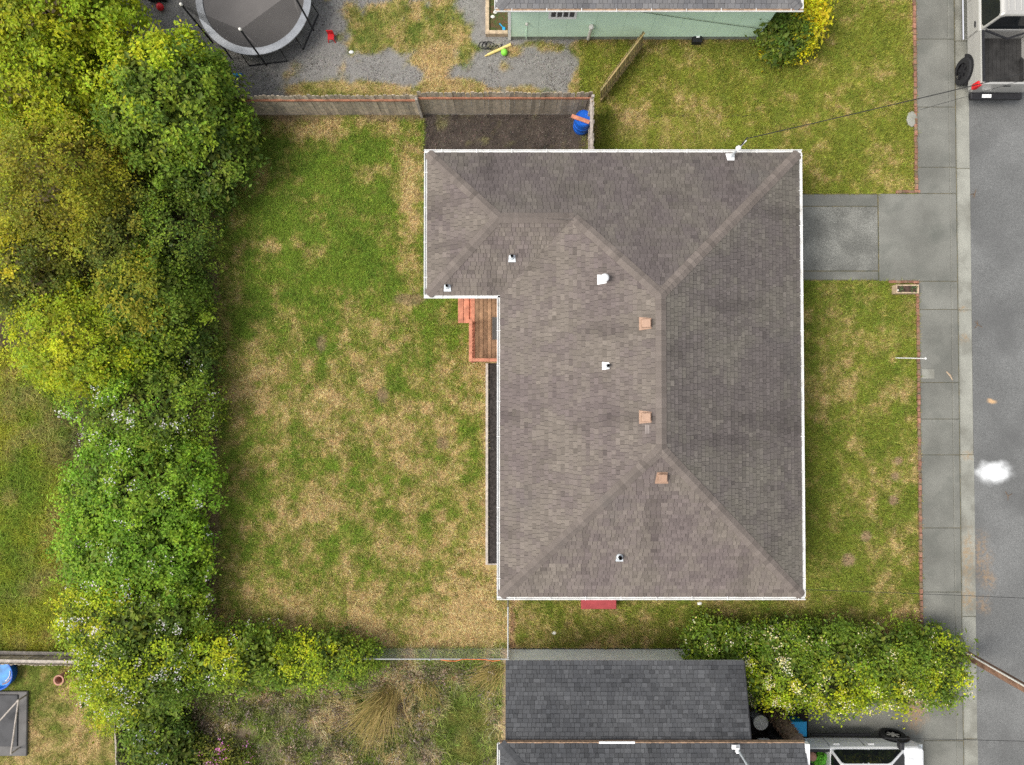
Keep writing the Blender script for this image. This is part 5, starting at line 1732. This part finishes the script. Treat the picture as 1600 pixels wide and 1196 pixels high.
p = P(1203, 1108)
tk = thing('dead_tree', 'shaggy brown trunk between the dark roof and the white pickup', 'trunk', p)
rgt = np.random.default_rng(4)
prof = []
for i in range(14):
    prof.append((0.23 + 0.02 * math.sin(i * 2.1), i * 0.18))
MB().lathe(p, prof, 14).build('stem', M['bark'], tk)
vv, ff, kk = [], [], []
for i in range(420):
    a, z = rgt.uniform(0, 6.28), rgt.uniform(0.05, 2.15)
    c_, s_ = math.cos(a), math.sin(a)
    b0 = np.array([p.x + .23 * c_, p.y + .23 * s_, z])
    tip = np.array([p.x + .30 * c_, p.y + .30 * s_, z + rgt.uniform(.02, .12)])
    sd_ = np.array([-s_, c_, 0]) * .025
    n = len(vv)
    vv += [b0 - sd_, b0 + sd_, tip]
    ff.append([n, n + 1, n + 2])
    c = np.array([(.26, .16, .10), (.36, .24, .16), (.17, .11, .075)][rgt.integers(0, 3)])
    kk += [c] * 3
fb = np_mesh('bark_fibres', np.array(vv), np.array(ff), M['blade'], tk, cols=np.array(kk))
tag(fb, kind='stuff')

# ------------------------------------------------------------------ pickups (local axes: +x forward, y left, z up, ground z = 0)
def mirror_y(pts):
    return [(x, -y, z) for (x, y, z) in pts][::-1]


def loft(m, rings, cap=True):
    n = len(rings[0])
    k = len(m.v)
    vs = [v for r_ in rings for v in r_]
    fs = []
    for i in range(len(rings) - 1):
        for j in range(n):
            j2 = (j + 1) % n
            fs.append([i * n + j, i * n + j2, (i + 1) * n + j2, (i + 1) * n + j])
    if cap:
        fs += [list(range(n))[::-1], [(len(rings) - 1) * n + j for j in range(n)]]
    m.add(vs, fs)


def pickup(label, loc, rotz, paint, lift=0.0, W=1.96, xr=-2.75, xbed=-1.25, xc=1.05, xf=2.75, roofz=1.88, ribs=False, tail='taillight', plate=True, group='pickup trucks', axle=0.92):
    t = thing('pickup_truck', label, 'pickup', loc, group, rotz)
    hw_ = W / 2
    z0, zb, zs = 0.42 + lift, 1.12 + lift, 0.80 + lift        # sill, belt, waist
    rz_ = roofz + lift

    def ringb(x, w_, zt, zlo):
        return [(x, -w_ * .93, zlo), (x, -w_, zlo + .12), (x, -w_, (zlo + zt) / 2 + .05), (x, -w_ * .975, zt - .06), (x, -w_ * .93, zt),
                (x, w_ * .93, zt), (x, w_ * .975, zt - .06), (x, w_, (zlo + zt) / 2 + .05), (x, w_, zlo + .12), (x, w_ * .93, zlo)]
    m = MB()
    loft(m, [ringb(xbed + .02, hw_, zb, z0), ringb(xc + .1, hw_, zb, z0), ringb(xc + .35, hw_, zb - .02, z0), ringb(xf - .60, hw_ * .985, zb - .05, z0), ringb(xf - .30, hw_ * .95, zb - .10, z0 + .03), ringb(xf - .12, hw_ * .88, zb - .17, z0 + .05), ringb(xf - .03, hw_ * .78, zb - .26, z0 + .08), ringb(xf, hw_ * .66, zb - .34, z0 + .12)])
    body = m.build('body', M[paint], t, local=True, smooth=False, bevel=0.05)
    # hood crease panel
    MB().add([(xc + .30, -hw_ * .62, zb + .012), (xf - .5, -hw_ * .55, zb - .03), (xf - .5, hw_ * .55, zb - .03), (xc + .30, hw_ * .62, zb + .012),
              (xc + .30, -hw_ * .66, zb - .03), (xf - .5, -hw_ * .60, zb - .07), (xf - .5, hw_ * .60, zb - .07), (xc + .30, hw_ * .66, zb - .03)],
             [[0, 1, 2, 3], [4, 5, 1, 0], [5, 6, 2, 1], [6, 7, 3, 2], [7, 4, 0, 3]]).build('bonnet', M[paint], t, local=True)
    # bed: sides, front panel, floor, tailgate
    for s_ in (-1, 1):
        m = MB()
        yo, yi = s_ * hw_, s_ * (hw_ - .13)
        ring_ = lambda x: [(x, yo * .93, z0), (x, yo, z0 + .12), (x, yo, zs + .1), (x, yo * .975, zb + .02), (x, yo * .95, zb + .06), (x, yi, zb + .06), (x, yi, z0)]
        loft(m, [ring_(xr + .06), ring_(xbed)])
        m.build('bed_side', M[paint], t, local=True)
        MB().bbox(xr + .08, xbed - .02, min(yi, s_ * (hw_ - .06)) , max(yi, s_ * (hw_ - .045)), zb + .061, zb + .08).build('bed_rail', M['black'], t, local=True)
    MB().bbox(xr + .1, xbed, -hw_ + .13, hw_ - .13, z0 + .02, z0 + .16).build('bed_floor', M['bedliner'], t, local=True)
    fm = MB()
    y = -hw_ + .25
    while y < hw_ - .2:
        fm.bbox(xr + .15, xbed - .05, y, y + .05, z0 + .161, z0 + .175)
        y += .14
    fm.build('bed_ribs', M['bedliner'], t, local=True)
    for s_ in (-1, 1):
        MB().bbox(xr + .35, xr + 1.05, s_ * (hw_ - .13) - (.10 if s_ > 0 else 0), s_ * (hw_ - .13) + (0 if s_ > 0 else .10), z0 + .16, z0 + .40, .04).build('wheel_housing', M['bedliner'], t, local=True)
    tg = MB().bbox(xr, xr + .075, -hw_ * .92, hw_ * .92, z0 + .12, zb + .06, .01).build('tailgate', M[paint], t, local=True)
    MB().bbox(xr - .01, xr + .01, -.12, .12, zb - .12, zb - .06).build('latch', M['black'], tg, local=True)
    bp = MB().bbox(xr - .22, xr - .005, -hw_ * .90, hw_ * .90, z0 - .02, z0 + .13, .03).build('rear_bumper', M['black'], t, local=True)
    if plate:
        MB().add([(xr - .19, .20, z0 + .134), (xr - .19, .52, z0 + .134), (xr - .08, .52, z0 + .150), (xr - .08, .20, z0 + .150)], [[0, 1, 2, 3]]).build('plate', M['white'], bp, local=True)
    for s_ in (-1, 1):
        MB().bbox(xr - .012, xr + .16, s_ * hw_ * .965 - .075, s_ * hw_ * .965 + .075, zs - .05, zb - .02, .03).build('taillight', M['taillight'], t, local=True, bevel=.02)
        MB().bbox(xf - .22, xf - .02, s_ * hw_ * .80 - .16, s_ * hw_ * .80 + .10, zb - .46, zb - .31, .03).build('headlight', M['galv'], t, local=True)
    MB().bbox(xf - .10, xf + .06, -hw_ * .70, hw_ * .70, z0 + .02, z0 + .22, .05).build('front_bumper', M[paint], t, local=True)
    # greenhouse
    xb0, xb1 = xbed + .03, xc + .25
    xt0, xt1 = xbed + .12, xc - .55
    wb, wt = hw_ * .93, hw_ * .74
    m = MB()
    loft(m, [[(xb0, -wb, zb - .01), (xb1, -wb, zb - .01), (xb1, wb, zb - .01), (xb0, wb, zb - .01)],
             [(xt0, -wt, rz_ - .06), (xt1, -wt, rz_ - .06), (xt1, wt, rz_ - .06), (xt0, wt, rz_ - .06)],
             [(xt0 + .05, -wt + .09, rz_), (xt1 - .10, -wt + .09, rz_), (xt1 - .10, wt - .09, rz_), (xt0 + .05, wt - .09, rz_)]])
    cab = m.build('cab', M[paint], t, local=True, bevel=.05)
    if ribs:
        for k in range(6):
            y = -wt + .22 + k * (2 * wt - .44) / 5
            MB().bbox(xt0 + .12, xt1 - .2, y - .02, y + .02, rz_ - .002, rz_ + .014, .006).build('roof_rib', M[paint], cab, local=True)

    def glass(name, c4, inset, off):
        c4 = [Vector(c) for c in c4]
        ctr = sum(c4, Vector()) / 4
        nrm = (c4[1] - c4[0]).cross(c4[3] - c4[0]).normalized()
        if nrm.dot(ctr - Vector((0, 0, zb + .3))) < 0: nrm = -nrm
        vs = []
        for i in range(4):
            for (o1, w1) in ((c4[i - 1], .10), (c4[(i + 1) % 4], .10)):
                p_ = c4[i].lerp(ctr, inset)
                q_ = o1.lerp(ctr, inset)
                vs.append(p_.lerp(q_, w1) + nrm * off)
        lo = [v - nrm * (off + .012) for v in vs]
        fs = [list(range(8)), list(range(8, 16))[::-1]] + [[i, 8 + i, 8 + (i + 1) % 8, (i + 1) % 8] for i in range(8)]
        return MB().add(vs + lo, fs).build(name, M['glass_car'], t, local=True)
    zt = rz_ - .06
    f = lambda a, b, k: tuple(np.array(a) * (1 - k) + np.array(b) * k)
    for s_ in (-1, 1):
        A, B, C, D = (xb0, s_ * wb, zb), (xb1, s_ * wb, zb), (xt1, s_ * wt, zt), (xt0, s_ * wt, zt)
        m1, m2 = f(A, B, .46), f(D, C, .50)
        glass('side_window', [A, f(A, B, .485), f(D, C, .49), D], .10, .008)
        glass('side_window', [m1, B, C, m2], .10, .008)
        glass('door_pillar', [f(A, B, .40), f(A, B, .52), f(D, C, .54), f(D, C, .44)], .10, .004)
        for xd in (xb0 + .02, (xb0 + xb1) / 2 - .05, xb1 - .05):
            MB().bbox(xd - .006, xd + .006, s_ * hw_ * .995 - .004, s_ * hw_ * 1.0 + .004, z0 + .14, zb - .1).build('door_gap', M['black'], body, local=True)
        for xd in (xb0 + .18, (xb0 + xb1) / 2 + .10):
            MB().bbox(xd, xd + .20, s_ * (hw_ + .012) - .014, s_ * (hw_ + .012) + .014, zb - .20, zb - .155, .006).build('door_handle', M['black' if ribs else paint], body, local=True)
        mr = MB().bbox(xb1 - .30, xb1 - .16, s_ * (hw_ + .14) - .12, s_ * (hw_ + .14) + .12, zb + .06, zb + .28, .03).build('wing_mirror', M['black'], t, local=True)
        MB().tube([(-.85, s_ * (hw_ + .05), z0 - .02), (1.15, s_ * (hw_ + .05), z0 - .02)], .05, 10).build('side_step', M['chrome' if ribs else 'black'], t, local=True)
    glass('windscreen', [(xb1, -wb, zb), (xb1, wb, zb), (xt1, wt, zt), (xt1, -wt, zt)], .09, .006)
    glass('rear_window', [(xb0, wb, zb), (xb0, -wb, zb), (xt0, -wt, zt), (xt0, wt, zt)], .10, .006)
    # wheels
    wr = .40 + lift * .35
    for xw_ in (xr + .85, xf - axle):
        for s_ in (-1, 1):
            arch = MB()
            n = 14
            vs, fs = [], []
            for i in range(n + 1):
                a = math.pi * i / n
                for r_ in (wr + .10,):
                    vs.append((xw_ + r_ * math.cos(a), s_ * (hw_ + .006), max(z0 - .02, wr + r_ * math.sin(a))))
            vs.append((xw_, s_ * (hw_ + .006), wr))
            arch.add(vs, [[i, i + 1, n + 1] for i in range(n)])
            arch.build('wheel_arch', M['black'], t, local=True)
            whl = MB()
            yc = s_ * (hw_ - .115)
            prof_ = [(wr * .60, -.13), (wr * .93, -.13), (wr, -.09), (wr, .09), (wr * .93, .13), (wr * .60, .13)]
            vs, fs = [], []
            N_ = 28
            for (r_, dy) in prof_:
                for k in range(N_):
                    a = 2 * math.pi * k / N_
                    vs.append((xw_ + r_ * math.cos(a), yc + dy * s_ + s_ * .05, wr + r_ * math.sin(a)))
            for i in range(len(prof_) - 1):
                for k in range(N_):
                    j = (k + 1) % N_
                    fs.append([i * N_ + k, i * N_ + j, (i + 1) * N_ + j, (i + 1) * N_ + k])
            tyre = whl.add(vs, fs).build('tyre', M['rubber'], t, local=True)
            rm = MB()
            yf = yc + s_ * .15
            for k in range(6):
                a = math.pi * 2 * k / 6
                rm.add([(xw_ + .04 * math.cos(a + 1.57), yf + s_ * .006, wr + .04 * math.sin(a + 1.57)), (xw_ + wr * .60 * math.cos(a + .18), yf, wr + wr * .60 * math.sin(a + .18)),
                        (xw_ + wr * .60 * math.cos(a - .18), yf, wr + wr * .60 * math.sin(a - .18)), (xw_ + .04 * math.cos(a - 1.57), yf + s_ * .006, wr + .04 * math.sin(a - 1.57))], [[0, 1, 2, 3]])
            rm.build('rim', M['black' if ribs else 'chrome'], tyre, local=True)
            dk = MB()
            vs = [(xw_ + wr * .61 * math.cos(2 * math.pi * k / 20), yf - s_ * .03, wr + wr * .61 * math.sin(2 * math.pi * k / 20)) for k in range(20)]
            dk.add(vs, [list(range(20))]).build('brake_disc', M['black'], tyre, local=True)
    return t


# silver pickup on the road, heading up the picture
ty = P(1560, 127, 1.45).y
txl = P(1520, 100, 0.85).x
LF = 0.16
pk = pickup('silver pickup truck with an open black bed parked at the kerb', (txl + 0.98, ty + 2.75, -0.10), math.pi / 2, 'silver', LF, ribs=True, xbed=-0.90, xc=1.45, xf=3.05)
# bar across the bed of the silver pickup
b0 = Vector((P(1551, 46, 1.45).x, ty + 1.45, 1.32))
MB().tube([b0, b0 + Vector((1.5, -.45, -.1))], 0.035, 8)
cg = MB().tube([(-.93, .80, 1.34), (-1.12, -.05, 1.16)], 0.035, 8).build('bed_bar', M['black'], pk, local=True)
cg2 = MB().tube([(-.93, -.80, 1.34), (-1.12, -.05, 1.16)], 0.035, 8).build('bed_bar', M['black'], pk, local=True)
# white pickup in the neighbour's drive, heading right
wxf = P(1449, 1180, 1.0).x
wy = P(1350, 1151, .5).y
pk2 = pickup('white pickup truck parked beside the dark shingled house', (wxf - 2.8, wy - 0.98, 0.02), 0.0, 'whitecar', 0.05, roofz=1.78, xbed=-0.55, xc=1.70, axle=0.78)
# cargo in its bed
c0 = P(1282, 1190, .95)
rgt = np.random.default_rng(12)
bc = np.array([[c0.x, c0.y, .85]]) + rgt.normal(0, .10, (14, 3)) * np.array([1, 1, .5])
v_, f_, k_ = leaf_cloud(rgt, bc, np.tile([[0, 0, 1.0]], (14, 1)), 12, .05, .16, np.array([(0.16, 0.50, 0.05)] * 14), 0.2)
o = np_mesh('green_netting', v_, f_, M['petal'], cols=k_, org=(c0.x, c0.y, .7))
tag(o, 'bright green crumpled netting in the white pickup bed', 'netting')
c1 = P(1270, 1184, .95)
tag(MB().lathe((c1.x, c1.y, .75), [(.02, 0), (.13, .05), (.16, .14), (.12, .22), (.02, .24)], 14).build('clay_jar', M['terracotta'], smooth=True), 'rounded clay coloured jar in the white pickup bed', 'jar')

# ------------------------------------------------------------------ utility pole and wires
p = P(1504, 1020, -0.1)
up = thing('utility_pole', 'brown wooden utility pole rising at the kerb by the hedge', 'utility pole', p)
MB().tube([p, p + Vector((0.02, 0, 5)), p + Vector((0.03, 0, 9.0))], [0.15, 0.13, 0.11], 14).build('shaft', M['polewood'], up)
MB().tube([p + Vector((-.12, .13, 0)), p + Vector((-.10, .11, 8.5))], .03, 8).build('conduit', M['pvc'], up)
MB().box(p + Vector((0.03, -.15, 8.6)), (.10, .12, 2.2)).build('crossarm', M['polewood'], up) if False else MB().bbox(p.x - .06, p.x + .06, p.y - 1.1, p.y + 1.1, 8.45, 8.58).build('crossarm', M['polewood'], up)
for k in (-1, -.4, .4, 1):
    MB().lathe((p.x, p.y + k, 8.58), [(.03, 0), (.05, .06), (.03, .14)], 10).build('insulator', M['galv'], up)


def wire(name, label, pts, r=0.011, sag=0.25):
    a, b = Vector(pts[0]), Vector(pts[-1])
    n = 24
    q_ = [a.lerp(b, i / n) - Vector((0, 0, sag * 4 * (i / n) * (1 - i / n))) for i in range(n + 1)]
    return tag(MB().tube(q_, r, 6).build(name, M['wire']), label, 'cable', 'overhead cables')


def ray_end(px, py, X, z):
    """continue a cable through photo pixel direction to a far support at x = X"""
    return Vector((X, P(px, py, z).y, z))


m0 = pm + Vector((.30, .34, .66))
e0 = P(1525, 131, 5.2)
far0 = m0 + (e0 - m0) * 1.9
wire('service_cable', 'black service cable from the roof mast towards the silver pickup', [m0, far0], 0.013, 0.12)
f1 = P(1437, 172, 4.0); f2 = P(1527, 146, 4.6)
wire('phone_cable', 'thin cable over the pavement just below the black service cable', [f1 + (f1 - f2) * 0.0 + Vector((-2.9, .0, 0)) * 0, f2 + (f2 - f1) * 2.2], 0.006, 0.02)
g1 = P(903, 20, 2.6); g1 = Vector((g1.x, gwy - .06, 2.45)); g2 = P(1195, 48, 2.0)
wire('phone_cable', 'thin cable sagging across the green wall from the window', [g1, Vector((P(1192, 48, 1.0).x, gwy - .06, 0.85))], 0.008, 0.05)
h1 = P(1262, 920, 3.0); h2 = P(1600, 935, 6.0)
wire('phone_cable', 'thin cable crossing the front lawn below the roof corner', [Vector((xb + .05, P(1262, 920, 2.7).y, 2.8)), h2 + (h2 - h1) * 0.4], 0.007, 0.05)
h1 = P(1440, 1155, 4.0); h2 = P(1600, 1159, 5.5)
wire('phone_cable', 'thin cable crossing the road above the white pickup bonnet', [Vector((mx1 + .1, P(1262, 1150, 3.1).y, 3.2)), h2 + (h2 - h1) * 0.5], 0.008, 0.05)

# litter on the lawns and road
for i, (qx, qy, nm_, lb, mm, r_) in enumerate((
        (549, 82, 'paper_scrap', 'white crumpled paper scrap on the gravel', 'white', .05),
        (1093, 943, 'paper_scrap', 'white paper scrap on the grass below the south eave', 'white', .05),
        (866, 989, 'paper_scrap', 'white paper scrap on the grass above the pale blue wall', 'white', .05))):
    p = P(qx, qy)
    m = MB()
    m.lathe(p, [(r_, .0), (r_ * 1.3, .02), (r_ * .7, .05), (.01, .055)], 7, sx=1.4)
    tag(m.build(nm_, M[mm]), lb, 'paper')
p = P(1484, 587, .04)
tag(MB().tube([p + Vector((-.12, .14, 0)), p + Vector((0, .0, .02)), p + Vector((.10, -.17, 0))], [.02, .03, .008], 5).build('bark_strip', M['planterwood']), 'tan strip of bark lying on the pavement', 'bark')
for i, (qx, qy, lb) in enumerate(((1528, 508, 'dark twig on the road opposite the planter box'), (1575, 775, 'dark branched twig on the road below the white paint spill'), (1523, 303, 'dark twig debris in the gutter by the driveway'))):
    p = P(qx, qy, -.09)
    m = MB()
    for k in range(4):
        a = R.uniform(0, 6.28)
        m.tube([p, p + Vector((math.cos(a) * .12, math.sin(a) * .09, .015)), p + Vector((math.cos(a) * .2, math.sin(a) * .18, .005))], [.015, .012, .004], 4)
    tag(m.build('twig', M['bark']), lb, 'twig', 'twigs on the road')
